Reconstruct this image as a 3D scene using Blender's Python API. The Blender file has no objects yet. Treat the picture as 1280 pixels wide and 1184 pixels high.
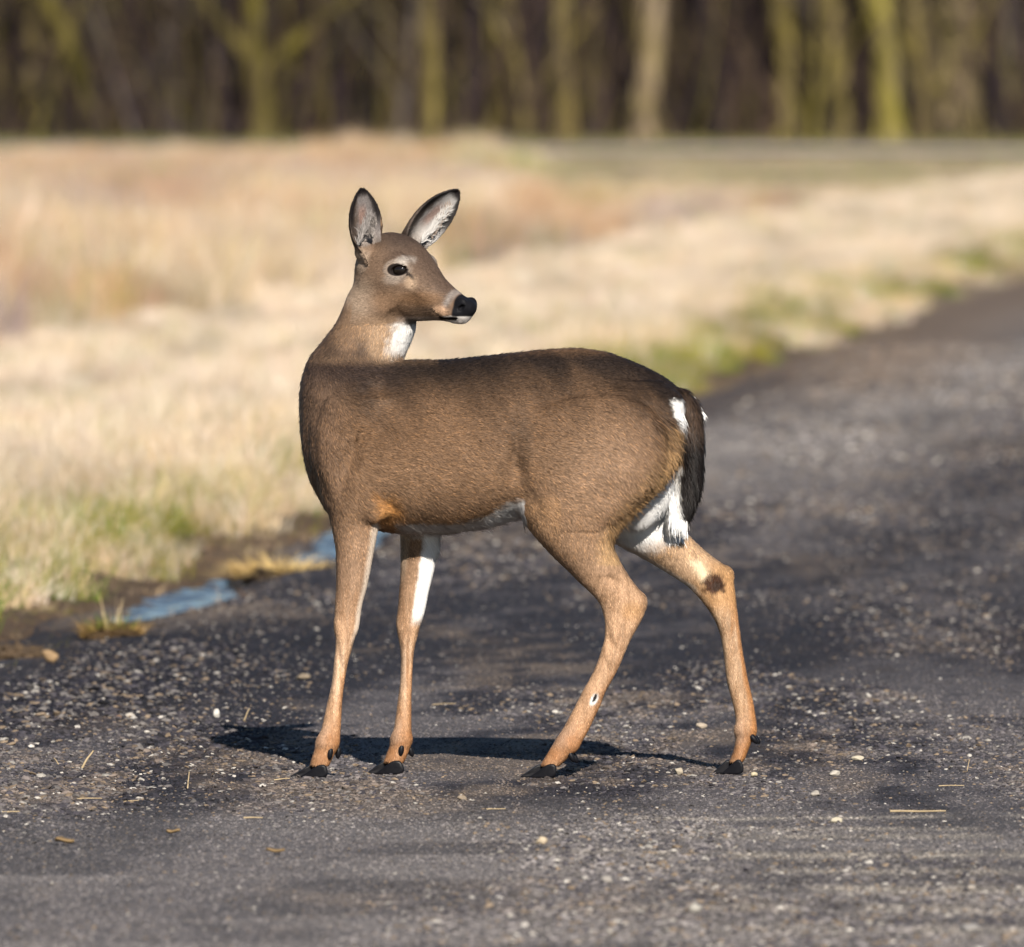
import bpy, bmesh, math, random
import numpy as np
from mathutils import Vector

R = math.radians
rng = np.random.default_rng(11)
random.seed(11)
scene = bpy.context.scene
COL = scene.collection

# ------------------------------------------------------------------ camera, sky, sun, exposure
CAM_H, CAM_D, PPM = 1.55, 30.0, 588.0          # camera height, distance to the deer, photo pixels per metre there
HORIZON = 59.0                                 # photo row of the horizon
cam_data = bpy.data.cameras.new('camera')
cam = bpy.data.objects.new('camera', cam_data)
COL.objects.link(cam)
cam.location = (0, 0, CAM_H)
cam.rotation_euler = (R(90) - math.atan((592 - HORIZON) / PPM / CAM_D), 0, 0)
cam_data.sensor_fit = 'HORIZONTAL'
cam_data.sensor_width = 36
cam_data.lens = 36 * CAM_D / (1280 / PPM)
cam_data.clip_start = 0.5
cam_data.clip_end = 6000
cam_data.dof.use_dof = True
cam_data.dof.focus_distance = 29.95
cam_data.dof.aperture_fstop = cam_data.lens / 1000 / 0.060
cam_data.dof.aperture_blades = 0
scene.camera = cam

SUN_EL, SUN_AZ = R(28.5), R(8.5)                  # azimuth: behind the camera, swung to its right
world = bpy.data.worlds.new('World')
scene.world = world
world.use_nodes = True
wn = world.node_tree
wn.nodes.clear()
w_out = wn.nodes.new('ShaderNodeOutputWorld')
w_bg = wn.nodes.new('ShaderNodeBackground')
w_sky = wn.nodes.new('ShaderNodeTexSky')
w_sky.sky_type = 'NISHITA'
w_sky.sun_disc = False
w_sky.sun_elevation = SUN_EL
w_sky.sun_rotation = math.pi - SUN_AZ          # compass angle of the sun, clockwise from +Y
w_sky.air_density = 1.0
w_sky.dust_density = 0.2
w_sky.ozone_density = 3.0
w_bg.inputs['Strength'].default_value = 0.05
wn.links.new(w_sky.outputs['Color'], w_bg.inputs['Color'])
wn.links.new(w_bg.outputs['Background'], w_out.inputs['Surface'])

sun_data = bpy.data.lights.new('sun', 'SUN')
sun_data.energy = 5.0
sun_data.angle = R(0.5)
sun_data.color = (1.0, 0.92, 0.81)
sun = bpy.data.objects.new('sun', sun_data)
COL.objects.link(sun)
to_sun = Vector((math.sin(SUN_AZ) * math.cos(SUN_EL), -math.cos(SUN_AZ) * math.cos(SUN_EL), math.sin(SUN_EL)))
sun.rotation_euler = to_sun.to_track_quat('Z', 'Y').to_euler()
sun.location = (20, -20, 40)

scene.view_settings.view_transform = 'Standard'
scene.view_settings.look = 'None'
scene.view_settings.exposure = 0.8
scene.view_settings.gamma = 1.0
scene.render.engine = 'CYCLES'
scene.cycles.max_bounces = 6
scene.cycles.diffuse_bounces = 3
scene.cycles.glossy_bounces = 3
scene.cycles.transmission_bounces = 3
scene.cycles.use_denoising = True
scene.cycles.denoising_prefilter = 'ACCURATE'
scene.cycles.use_adaptive_sampling = False
scene.cycles.sample_clamp_direct = 10
scene.cycles.sample_clamp_indirect = 3

# ------------------------------------------------------------------ helpers
def tag(o, label=None, cat=None, group=None, kind=None):
    if label: o['label'] = label
    if cat: o['category'] = cat
    if group: o['group'] = group
    if kind: o['kind'] = kind
    return o

def ground_at(px, py, z=0.0):
    """a photo pixel -> the point of the ground (height z) seen there"""
    d = CAM_D * (CAM_H - z) * PPM / (py - HORIZON)
    return (px - 640) / PPM * d / CAM_D, d

def np_mesh(name, verts, faces, smooth=True, mat=None, parent=None, cols=None):
    """faces: (n,3) or (n,4) int array"""
    me = bpy.data.meshes.new(name)
    verts = np.asarray(verts, np.float32); faces = np.asarray(faces, np.int32)
    n, k = faces.shape
    me.vertices.add(len(verts)); me.vertices.foreach_set('co', verts.ravel())
    me.loops.add(n * k); me.loops.foreach_set('vertex_index', faces.ravel())
    me.polygons.add(n)
    me.polygons.foreach_set('loop_start', np.arange(0, n * k, k, dtype=np.int32))
    me.polygons.foreach_set('use_smooth', np.full(n, smooth))
    if cols is not None:
        a = me.attributes.new('col', 'FLOAT_COLOR', 'POINT')
        c = np.ones((len(verts), 4), np.float32); c[:, :3] = cols
        a.data.foreach_set('color', c.ravel())
    me.update(calc_edges=True); me.validate()
    if mat: me.materials.append(mat)
    o = bpy.data.objects.new(name, me); COL.objects.link(o)
    if parent: o.parent = parent
    return o

def link_mesh(name, me, parent=None):
    o = bpy.data.objects.new(name, me); COL.objects.link(o)
    if parent: o.parent = parent
    return o

def empty(name, loc):
    o = bpy.data.objects.new(name, None); COL.objects.link(o); o.location = loc
    o.empty_display_size = 0.1
    return o

_perm = np.random.default_rng(5).random((257, 257)).astype(np.float64)
def vnoise(x, y):
    x = np.asarray(x, float); y = np.asarray(y, float)
    xi = np.floor(x); yi = np.floor(y); fx = x - xi; fy = y - yi
    fx = fx * fx * (3 - 2 * fx); fy = fy * fy * (3 - 2 * fy)
    xi = xi.astype(int) % 256; yi = yi.astype(int) % 256
    a = _perm[xi, yi]; b = _perm[xi + 1, yi]; c = _perm[xi, yi + 1]; d = _perm[xi + 1, yi + 1]
    return (a * (1 - fx) + b * fx) * (1 - fy) + (c * (1 - fx) + d * fx) * fy
def fbm(x, y, o=3):
    s = 0; a = 1; t = 0
    for i in range(o):
        s = s + a * vnoise(x * 2 ** i + 17.3 * i, y * 2 ** i + 9.1 * i); t += a; a *= 0.5
    return s / t
def sstep(a, b, x):
    t = np.clip((np.asarray(x, float) - a) / (b - a), 0, 1)
    return t * t * (3 - 2 * t)
def lerp(a, b, t):
    return a + (b - a) * t

class NT:
    """small node-tree writer"""
    def __init__(s, name):
        s.m = bpy.data.materials.new(name); s.m.use_nodes = True
        s.t = s.m.node_tree; s.t.nodes.clear()
        s.out = s.t.nodes.new('ShaderNodeOutputMaterial')
    def n(s, kind, **kw):
        nd = s.t.nodes.new(kind)
        for k, v in kw.items():
            if k in nd.inputs.keys() if hasattr(nd, 'inputs') else False:
                sock = nd.inputs[k]
                if isinstance(v, bpy.types.NodeSocket): s.t.links.new(v, sock)
                else: sock.default_value = v
            else: setattr(nd, k, v)
        return nd
    def l(s, a, b): s.t.links.new(a, b)
    def ramp(s, fac, stops):
        r = s.t.nodes.new('ShaderNodeValToRGB'); s.l(fac, r.inputs[0])
        e = r.color_ramp.elements
        while len(e) < len(stops): e.new(0.5)
        for q, (p, c) in zip(e, stops):
            q.position = p; q.color = (c[0], c[1], c[2], 1) if hasattr(c, '__len__') else (c, c, c, 1)
        return r.outputs[0]
    def noise(s, vec, scale, detail=4, rough=0.55):
        n = s.t.nodes.new('ShaderNodeTexNoise'); n.inputs['Scale'].default_value = scale
        n.inputs['Detail'].default_value = detail; n.inputs['Roughness'].default_value = rough
        if vec is not None: s.l(vec, n.inputs['Vector'])
        return n.outputs[0]
    def mix(s, fac, a, b, mode='MIX'):
        m = s.t.nodes.new('ShaderNodeMix'); m.data_type = 'RGBA'; m.blend_type = mode
        for v, k in ((fac, 0), (a, 6), (b, 7)):
            if isinstance(v, bpy.types.NodeSocket): s.l(v, m.inputs[k])
            elif k == 0: m.inputs[0].default_value = v
            else: m.inputs[k].default_value = (*v, 1)
        return m.outputs[2]
    def bsdf(s, col, rough=0.8, spec=0.3, normal=None):
        b = s.t.nodes.new('ShaderNodeBsdfPrincipled')
        if isinstance(col, bpy.types.NodeSocket): s.l(col, b.inputs['Base Color'])
        else: b.inputs['Base Color'].default_value = (*col, 1)
        if isinstance(rough, bpy.types.NodeSocket): s.l(rough, b.inputs['Roughness'])
        else: b.inputs['Roughness'].default_value = rough
        b.inputs['Specular IOR Level'].default_value = spec
        if normal is not None: s.l(normal, b.inputs['Normal'])
        s.l(b.outputs[0], s.out.inputs['Surface'])
        return b
    def bump(s, h, strength, dist):
        b = s.t.nodes.new('ShaderNodeBump'); b.inputs['Strength'].default_value = strength
        b.inputs['Distance'].default_value = dist; s.l(h, b.inputs['Height'])
        return b.outputs[0]
    def pos(s):
        return s.t.nodes.new('ShaderNodeNewGeometry').outputs['Position']
    def attr(s, name, kind='GEOMETRY'):
        a = s.t.nodes.new('ShaderNodeAttribute'); a.attribute_name = name; a.attribute_type = kind
        return a.outputs['Color']
    def mapping(s, vec, scale, rot=(0, 0, 0)):
        m = s.t.nodes.new('ShaderNodeMapping'); s.l(vec, m.inputs[0])
        m.inputs['Scale'].default_value = scale; m.inputs['Rotation'].default_value = rot
        return m.outputs[0]

def attr_material(name, kind='GEOMETRY', rough=0.8, spec=0.2, var=0.25, scale=60, translucent=0.0):
    t = NT(name)
    c = t.attr('col', kind)
    n = t.noise(t.pos(), scale, 3)
    c = t.mix(1.0, c, t.ramp(n, [(0.25, 1 - var), (0.75, 1 + 0.0)]), 'MULTIPLY')
    b = t.bsdf(c, rough, spec)
    if translucent:
        tr = t.t.nodes.new('ShaderNodeBsdfTranslucent'); t.l(c, tr.inputs['Color'])
        mx = t.t.nodes.new('ShaderNodeMixShader'); mx.inputs[0].default_value = translucent
        t.l(b.outputs[0], mx.inputs[1]); t.l(tr.outputs[0], mx.inputs[2]); t.l(mx.outputs[0], t.out.inputs['Surface'])
    return t.m

def scatter(name, pts, rot, scl, col, pick, protos, mat, kind='stuff'):
    """one object: prototypes from an unlinked collection instanced on points by geometry nodes"""
    n = len(pts)
    me = bpy.data.meshes.new(name)
    me.vertices.add(n); me.vertices.foreach_set('co', np.asarray(pts, np.float32).ravel())
    for nm, ty, arr, key in (('rot', 'FLOAT_VECTOR', rot, 'vector'), ('scl', 'FLOAT_VECTOR', scl, 'vector'),
                             ('pick', 'INT', pick, 'value')):
        a = me.attributes.new(nm, ty, 'POINT'); a.data.foreach_set(key, np.asarray(arr, np.float32 if ty != 'INT' else np.int32).ravel())
    a = me.attributes.new('col', 'FLOAT_COLOR', 'POINT')
    c = np.ones((n, 4), np.float32); c[:, :3] = col; a.data.foreach_set('color', c.ravel())
    me.update()
    o = bpy.data.objects.new(name, me); COL.objects.link(o); o['kind'] = kind
    coll = bpy.data.collections.new(name + '_shapes')
    for k, (v, f) in enumerate(protos):
        pm = bpy.data.meshes.new(name + '_shape')
        pm.from_pydata([tuple(p) for p in v], [], [tuple(q) for q in f]); pm.update()
        pm.materials.append(mat)
        coll.objects.link(bpy.data.objects.new('%s_shape_%02d' % (name, k), pm))
    g = bpy.data.node_groups.new(name + '_nodes', 'GeometryNodeTree')
    g.interface.new_socket('Geometry', in_out='INPUT', socket_type='NodeSocketGeometry')
    g.interface.new_socket('Geometry', in_out='OUTPUT', socket_type='NodeSocketGeometry')
    N = g.nodes.new
    gi, go = N('NodeGroupInput'), N('NodeGroupOutput')
    ip, ci = N('GeometryNodeInstanceOnPoints'), N('GeometryNodeCollectionInfo')
    ci.inputs['Collection'].default_value = coll
    ci.inputs['Separate Children'].default_value = True
    ci.inputs['Reset Children'].default_value = True
    ip.inputs['Pick Instance'].default_value = True
    def na(nm, ty):
        q = N('GeometryNodeInputNamedAttribute'); q.data_type = ty; q.inputs['Name'].default_value = nm
        return q.outputs[0]
    L = g.links.new
    L(gi.outputs[0], ip.inputs['Points']); L(ci.outputs[0], ip.inputs['Instance'])
    L(na('pick', 'INT'), ip.inputs['Instance Index']); L(na('scl', 'FLOAT_VECTOR'), ip.inputs['Scale'])
    er = N('FunctionNodeEulerToRotation'); L(na('rot', 'FLOAT_VECTOR'), er.inputs[0]); L(er.outputs[0], ip.inputs['Rotation'])
    L(ip.outputs[0], go.inputs[0])
    md = o.modifiers.new('scatter', 'NODES'); md.node_group = g
    return o

# ------------------------------------------------------------------ terrain
def edge_x(d):
    """x of the road's left edge at distance d"""
    d = np.asarray(d, float)
    return -1.36 + (d - 37.4) * 0.083 + 0.10 * (fbm(d * 0.35, d * 0 + 3.3, 2) - 0.5) + 0.05 * (vnoise(d * 1.7, d * 0 + 8) - .5)

def puddle_depth(e, d):
    along = sstep(38.4, 39.8, d) * (1 - sstep(47, 49, d))
    pools = np.exp(-((d - 40.4) / 1.2) ** 2) + .95 * np.exp(-((d - 45.3) / 1.6) ** 2) + .58
    return 0.085 * np.exp(-((e - 0.13 - .05 * np.sin(d * 1.3)) / (0.13 + .05 * vnoise(d * 1.1, d * 0 + 2))) ** 2) * along * np.clip(pools, 0, 1)

def height(x, d):
    x = np.asarray(x, float); d = np.asarray(d, float)
    e = x - edge_x(d)
    z = 0.05 * sstep(0.1, -1.0, e) * sstep(170, 110, d) + 0.02 * sstep(-2, -9, e)
    z = z + 0.05 * (fbm(x * 0.8, d * 0.25) - 0.5) * sstep(0.0, -0.8, e)
    z = z - puddle_depth(e, d)
    z = z - 0.02 * np.exp(-((e - 0.12) / 0.3) ** 2)
    z = z + 0.05 * (fbm(x * 7.0 + 4, d * 2.6, 4) - 0.5) * np.exp(-((e + 0.05) / 0.35) ** 2)
    z = z + 0.012 * (fbm(x * 2.0 + 40, d * 0.7) - 0.5) * sstep(0.2, 0.6, e) * (np.abs(d - 30.2) > 1.2)
    z = z + 0.6 * sstep(290, 420, d)
    return z

def grid_sheet(name, xs_fn, ds, n, mat, zoff, xsf=None):
    V, F = [], []
    for d in ds:
        xs = xs_fn(d)
        V.append(np.stack([xs, np.full(n, d), height(xs, np.full(n, d)) + zoff], 1))
    V = np.concatenate(V); m = len(ds)
    i = np.arange((m - 1) * n).reshape(m - 1, n)[:, :-1].ravel()
    F = np.stack([i, i + 1, i + n + 1, i + n], 1)
    return np_mesh(name, V, F, True, mat)

# ground: leaf litter, soil and thatch under the grass
t = NT('soil_and_thatch')
p = t.pos()
n1 = t.noise(p, 0.9, 5); n2 = t.noise(p, 14, 5, 0.65)
c = t.mix(t.ramp(n2, [(0.3, 0), (0.7, 1)]), (0.16, 0.125, 0.085), (0.36, 0.29, 0.20))
c = t.mix(t.ramp(n1, [(0.45, 0), (0.7, .7)]), c, (0.14, 0.105, 0.075))
wet = t.attr('col')
mud = t.mix(t.ramp(n2, [(0.3, 0), (0.7, 1)]), (0.035, 0.026, 0.021), (0.125, 0.085, 0.055))
c = t.mix(wet, c, mud)
t.bsdf(c, 0.9, 0.12, t.bump(n2, 0.8, 0.03))
M_ground = t.m
s_near = np.concatenate([-np.geomspace(0.5, 2600, 34)[::-1], [0], np.geomspace(0.5, 2600, 34)])
def ground_xs(d):
    base = edge_x(np.array([d]))[0]
    core = np.arange(-2.4, 1.6, 0.1)
    left = core[0] - np.geomspace(0.2, 2600, 34)[::-1]
    right = core[-1] + np.geomspace(0.2, 2600, 34)
    return base + np.concatenate([left, core, right])
ds = np.concatenate([[-600, -100, -20, 0, 10, 18], np.arange(22, 60, 0.12), np.arange(60, 110, 0.5), np.arange(110, 430, 4), np.geomspace(440, 5200, 14)])
ground = grid_sheet('ground', ground_xs, ds, len(ground_xs(30.0)), M_ground, -0.012)
gv = np.empty(len(ground.data.vertices) * 3, np.float32); ground.data.vertices.foreach_get('co', gv); gv = gv.reshape(-1, 3)
ge = gv[:, 0] - edge_x(gv[:, 1])
gw = sstep(-0.75, -0.30, ge + 0.35 * (fbm(gv[:, 0] * 3, gv[:, 1] * .7) - .5)) * (1 - 0.5 * sstep(60, 90, gv[:, 1]))
ga = ground.data.attributes.new('col', 'FLOAT_COLOR', 'POINT')
ga.data.foreach_set('color', np.repeat(gw[:, None], 4, 1).astype(np.float32).ravel())
tag(ground, kind='structure')

# road: dark gravel on worn tarmac, dusty in the wheel tracks
def road_tint(x, d):
    x = np.asarray(x, float); d = np.asarray(d, float)
    e = x - edge_x(d)
    c = np.tile(np.array([.044, .040, .047]), (len(x), 1))
    def mx(col, t_):
        nonlocal c
        c = c + (np.array(col) - c) * np.clip(t_, 0, 1)[:, None]
    n1 = fbm(e * 2.4 + 11, d * .22, 4); n2 = fbm(x * 3.1 + 70, d * .55, 3); n3_ = fbm(x * 1.1 + 31, d * 1.9, 3)
    fine = fbm(x * 14, d * 3.2, 4)
    mx((.120, .108, .110), sstep(.46, .66, n1 + .5 * (fine - .5)) * .75)
    mx((.145, .110, .082), sstep(.50, .70, n2 + .5 * (fine - .5)) * .6)
    mx((.011, .0103, .016), sstep(.55, .38, n1 + .7 * (fine - .5)) * .8)
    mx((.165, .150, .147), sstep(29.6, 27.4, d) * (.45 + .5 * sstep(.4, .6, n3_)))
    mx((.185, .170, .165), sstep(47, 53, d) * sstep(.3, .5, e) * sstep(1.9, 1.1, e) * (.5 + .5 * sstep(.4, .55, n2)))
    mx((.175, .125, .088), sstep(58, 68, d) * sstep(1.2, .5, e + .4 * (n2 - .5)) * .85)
    mx((.009, .0085, .014), sstep(31.0, 32.5, d) * sstep(39.5, 37, d) * sstep(.2, .4, e) * sstep(1.35, .8, e + .4 * (n2 - .5)) * (.55 + .45 * sstep(.35, .55, fine)))
    mx((.011, .0103, .016), sstep(33, 36, d) * sstep(60, 54, d) * sstep(1.5, 2.1, e + .5 * (n1 - .5)) * (.4 + .5 * sstep(.4, .6, fine)))
    mx((.020, .018, .025), sstep(57, 60, d) * sstep(70, 66, d) * sstep(.35, .2, np.abs(e - .25)) * .5)
    for dd, wd_, k in ((28.38, .06, .8), (27.95, .07, .65), (27.7, .09, .7), (27.05, .12, .8), (26.5, .10, .6), (25.9, .12, .8), (25.3, .12, .6), (24.7, .14, .6)):
        lf = sstep(.0, .7, x + .9 * (fbm(x * 1.7 + dd, x * 0 + dd) - .5))
        mx((.28, .25, .215), np.exp(-((d - dd - .07 * np.sin(x * 2 + dd) - .12 * (vnoise(x * 6 + dd, x * 0) - .5)) / wd_) ** 2) * lf * k * sstep(.38, .62, fbm(x * 8 + dd, d * 0 + 3, 3)))
    return c
t = NT('road_surface')
p = t.pos()
n_fine = t.noise(p, 90, 4, 0.7)
n_mid = t.noise(p, 11, 4, 0.65)
n_grit = t.n('ShaderNodeTexVoronoi'); n_grit.inputs['Scale'].default_value = 130; t.l(p, n_grit.inputs['Vector'])
c = t.mix(1.0, t.attr('col'), t.ramp(n_fine, [(0.25, 0.35), (0.75, 1.5)]), 'MULTIPLY')
c = t.mix(1.0, c, t.ramp(n_mid, [(0.3, 0.7), (0.7, 1.25)]), 'MULTIPLY')
c = t.mix(t.ramp(n_grit.outputs['Color'], [(0.93, 0), (0.97, .5)]), c, (0.33, 0.30, 0.27))
t.bsdf(c, t.ramp(n_mid, [(0.3, 0.65), (0.6, 0.9)]), 0.25, t.bump(n_fine, 0.9, 0.012))
M_road = t.m
def road_xs(d):
    b = edge_x(np.array([d]))[0]
    return b + np.concatenate([np.linspace(0.02, 1.2, 20), np.linspace(1.25, 4.2, 46), np.linspace(4.4, 6.4, 6)])
rds = np.concatenate([[-40, 0, 10, 18], np.arange(22, 30, 0.03), np.arange(30, 60, 0.12), np.arange(60, 110, 0.5), np.arange(110, 262, 4)])
road = grid_sheet('road', road_xs, rds, 72, M_road, 0.0)
rv = np.empty(len(road.data.vertices) * 3, np.float32); road.data.vertices.foreach_get('co', rv); rv = rv.reshape(-1, 3)
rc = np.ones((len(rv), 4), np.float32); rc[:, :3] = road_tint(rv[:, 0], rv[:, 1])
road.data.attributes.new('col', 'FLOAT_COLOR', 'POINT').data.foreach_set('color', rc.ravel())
tag(road, kind='structure')

# standing water in the gutter
t = NT('puddle_water')
p = t.pos()
b = t.bsdf((0.03, 0.028, 0.026), 0.07, 0.5)
b.inputs['IOR'].default_value = 1.33
M_water = t.m
ws = np.arange(37.0, 52.5, 0.018); wk = np.arange(-0.2, 0.5, 0.014)
wx = (edge_x(ws)[:, None] + wk[None, :]); wd = np.repeat(ws[:, None], len(wk), 1)
wz = -0.067 + 0.0085 * (fbm(wx * 14, wd * 15, 2) - .5) * 2 + 0.0012 * np.sin(wd * 75 + 3 * np.sin(wx * 17) + 2 * np.sin(wd * 9))
V = np.stack([wx.ravel(), wd.ravel(), wz.ravel()], 1)
nw = len(wk); i = np.arange((len(ws) - 1) * nw).reshape(len(ws) - 1, nw)[:, :-1].ravel()
F = np.stack([i, i + 1, i + nw + 1, i + nw], 1)
water = np_mesh('puddle_water', V, F, True, M_water)
tag(water, kind='structure')

# second, distant lane in front of the wood
t = NT('far_lane_surface')
p = t.pos(); nf = t.noise(p, 1.2, 4)
t.bsdf(t.mix(nf, (0.36, 0.31, 0.30), (0.50, 0.43, 0.40)), 0.9, 0.2)
xs = np.linspace(-60, 90, 60)
yy = 204 - 0.10 * xs
V = np.concatenate([np.stack([xs, yy + k, height(xs, yy + k) + 0.03], 1) for k in (0, 5, 9)])
F = np.concatenate([np.stack([np.arange(59) + k * 60, np.arange(59) + k * 60 + 1, np.arange(59) + (k + 1) * 60 + 1, np.arange(59) + (k + 1) * 60], 1) for k in range(2)])
tag(np_mesh('far_lane', V, F, True, t.m), kind='structure')

# ------------------------------------------------------------------ wood behind the field
def tube(path, rad, sides=8, noise=0.0):
    path = np.asarray(path, float); rad = np.asarray(rad, float)
    n = len(path)
    tan = np.gradient(path, axis=0); tan /= np.linalg.norm(tan, axis=1)[:, None] + 1e-9
    ref = np.where(np.abs(tan[:, 2:3]) > 0.9, np.array([[1., 0, 0]]), np.array([[0, 0, 1.]]))
    a = np.cross(tan, ref); a /= np.linalg.norm(a, axis=1)[:, None]
    b = np.cross(tan, a)
    th = np.arange(sides) / sides * 2 * math.pi
    rr = rad[:, None] * (1 + noise * (rng.random((n, sides)) - 0.5))
    V = path[:, None, :] + rr[..., None] * (np.cos(th)[None, :, None] * a[:, None, :] + np.sin(th)[None, :, None] * b[:, None, :])
    V = V.reshape(-1, 3)
    i = np.arange(n - 1)[:, None] * sides; j = np.arange(sides)[None, :]; jn = (j + 1) % sides
    F = np.stack([i + j, i + jn, i + sides + jn, i + sides + j], -1).reshape(-1, 4)
    return V, F
def join(parts):
    V, F, o = [], [], 0
    for v, f in parts:
        V.append(v); F.append(f + o); o += len(v)
    return np.concatenate(V), np.concatenate(F)

def bark(name, base, moss, amount, moss_z=(0.0, 9.0)):
    t = NT(name)
    p = t.pos()
    n = t.noise(t.mapping(p, (1, 1, 0.5)), 2.4, 5, 0.65); nf = t.noise(t.mapping(p, (1, 1, 0.25)), 22, 4, 0.7)
    c = t.mix(t.ramp(n, [(0.5 - amount * 0.4, 0), (0.75 - amount * 0.4, 1)]), base, moss)
    c = t.mix(1.0, c, t.ramp(t.noise(t.mapping(p, (1, 1, 0.4)), 5, 5, .75), [(0.3, 0.35), (0.68, 1.15)]), 'MULTIPLY')
    t.bsdf(c, 0.95, 0.1, t.bump(nf, 0.9, 0.04))
    return t.m
BARK = {
    'grey': bark('grey_bark', (0.10, 0.083, 0.075), (0.10, 0.085, 0.045), 0.15),
    'olive': bark('olive_bark', (0.21, 0.165, 0.10), (0.21, 0.17, 0.05), 0.45),
    'tan': bark('tan_bark', (0.29, 0.225, 0.155), (0.24, 0.195, 0.085), 0.35),
    'moss': bark('mossy_bark', (0.11, 0.085, 0.05), (0.125, 0.105, 0.024), 0.5),
    'bright': bark('bright_mossy_bark', (0.25, 0.195, 0.13), (0.235, 0.205, 0.045), 0.5),
    'twig': bark('twig_bark', (0.13, 0.105, 0.10), (0.15, 0.125, 0.07), 0.2),
}
def limb(p0, direc, length, r0, r1, n=6, wob=0.12):
    direc = np.array(direc, float); direc /= np.linalg.norm(direc)
    pts = [np.array(p0, float)]
    for k in range(n):
        direc = direc + rng.normal(0, wob, 3) + np.array([0, 0, 0.05]); direc /= np.linalg.norm(direc)
        pts.append(pts[-1] + direc * length / n)
    return np.array(pts), np.linspace(r0, r1, n + 1)

def bare_tree(px, wpx, d, kind, h, label, lean=(0, 0), forks=(), name='bare_tree', base_py=None):
    x = (px - 640) / PPM * d / CAM_D
    z0 = float(height(np.array([x]), np.array([d]))[0]) - 0.05
    root = empty(name, (x, d, z0))
    r = wpx / PPM * d / CAM_D / 2
    zz = np.concatenate([[0, 0.15, 0.4, 0.8, 1.3, 1.9], np.linspace(2.6, h, 7)])
    cx = lean[0] * zz + 0.06 * np.sin(zz * 1.3 + px); cy = lean[1] * zz + 0.05 * np.cos(zz * 1.1 + px)
    rr = r * (1.0 - 0.75 * (zz / h) ** 1.1) * (1 + 0.5 * np.exp(-zz / 0.22))
    path = np.stack([cx, cy, zz], 1)
    parts = [tube(path, rr, 10, 0.10)]
    for (zf, dx, dz, ln, rk) in forks:
        p0 = np.array([np.interp(zf, zz, cx), np.interp(zf, zz, cy), zf])
        pp, pr = limb(p0, (dx, rng.normal(0, 0.15), dz), ln, r * rk, r * rk * 0.35, 7, 0.05)
        parts.append(tube(pp, pr, 8, 0.08))
    v, f = join(parts)
    np_mesh('trunk', v, f, True, BARK[kind], root)
    tw = []
    nb = 16
    for k in range(nb):
        zf = h * (0.28 + 0.7 * k / nb)
        p0 = np.array([np.interp(zf, zz, cx), np.interp(zf, zz, cy), zf])
        a = rng.random() * 2 * math.pi
        ln = (h - zf) * 0.45 + 1.0
        pp, pr = limb(p0, (math.cos(a), math.sin(a), 0.7), ln, np.interp(zf, zz, rr) * 0.5, 0.012, 5, 0.16)
        tw.append(tube(pp, pr, 5))
        for q in range(6):
            i = rng.integers(1, 6)
            a2 = rng.random() * 2 * math.pi
            qp, qr = limb(pp[i], (math.cos(a2), math.sin(a2), 0.6), ln * 0.45, pr[i] * 0.6, 0.006, 4, 0.2)
            tw.append(tube(qp, qr, 4))
            for s_ in range(3):
                a3 = rng.random() * 2 * math.pi
                sp, sr = limb(qp[rng.integers(1, 5)], (math.cos(a3), math.sin(a3), 0.5), ln * 0.25, 0.01, 0.004, 3, 0.2)
                tw.append(tube(sp, sr, 3))
    v, f = join(tw)
    np_mesh('crown', v, f, True, BARK['twig'], root)
    tag(root, label, 'tree', 'bare trees at the edge of the wood')
    return root

bare_tree(1190, 82, 236, 'tan', 13, 'very wide pale trunk, the broadest tree at the right end of the wood', forks=((2.4, -0.5, 1, 6, .55),))
bare_tree(1107, 33, 231, 'bright', 11, 'tree trunk with the brightest yellow-green moss, just left of the widest trunk', forks=((1.7, -.35, 1, 5, .6),))
bare_tree(1044, 31, 232, 'olive', 12, 'straight olive trunk between the brightest mossy trunk and a slim tan one')
bare_tree(981, 29, 231, 'olive', 13, 'slim straight tan and olive trunk, third from the brightest mossy trunk leftwards', lean=(-.01, 0))
bare_tree(809, 37, 231, 'tan', 12, 'pale tan trunk standing alone above the rump of the deer', lean=(0.01, 0))
bare_tree(706, 26, 233, 'olive', 11, 'narrow yellowish trunk above the back of the deer with dark brush at its foot')
bare_tree(934, 22, 247, 'grey', 12, 'faint grey trunk deep in shade between two tan trunks')
bare_tree(872, 18, 250, 'grey', 11, 'thin dim trunk behind, right of the lone pale tan trunk')
bare_tree(534, 25, 232, 'olive', 11, 'olive brown trunk directly above the right ear of the deer')
bare_tree(610, 15, 234, 'moss', 8, 'thin greenish sapling right of the olive brown trunk', lean=(0.02, 0))
bare_tree(578, 12, 238, 'grey', 7, 'thin grey-green sapling close beside the olive brown trunk', lean=(-0.03, 0))
bare_tree(322, 30, 231, 'moss', 9, 'yellow mossy tree forking into a wide Y low down', forks=((1.15, 0.85, 0.62, 2.8, .75), (1.25, -0.55, 0.8, 3.2, .7)))
bare_tree(268, 26, 234, 'grey', 9, 'grey trunk leaning right behind the yellow mossy forked tree', lean=(0.42, 0.05))
bare_tree(213, 31, 233, 'grey', 12, 'upright grey trunk left of the yellow mossy forked tree')
bare_tree(132, 28, 231, 'moss', 9, 'mossy trunk leaning left over the far grass', lean=(-0.40, 0.02))
bare_tree(42, 20, 235, 'olive', 10, 'olive trunk nearest the left edge of the picture', lean=(-.03, 0), forks=((0.8, 0.6, 0.9, 3, .6),))
bare_tree(455, 16, 240, 'grey', 10, 'thin grey trunk in brown brush above the left ear of the deer', lean=(0.03, 0))

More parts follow.
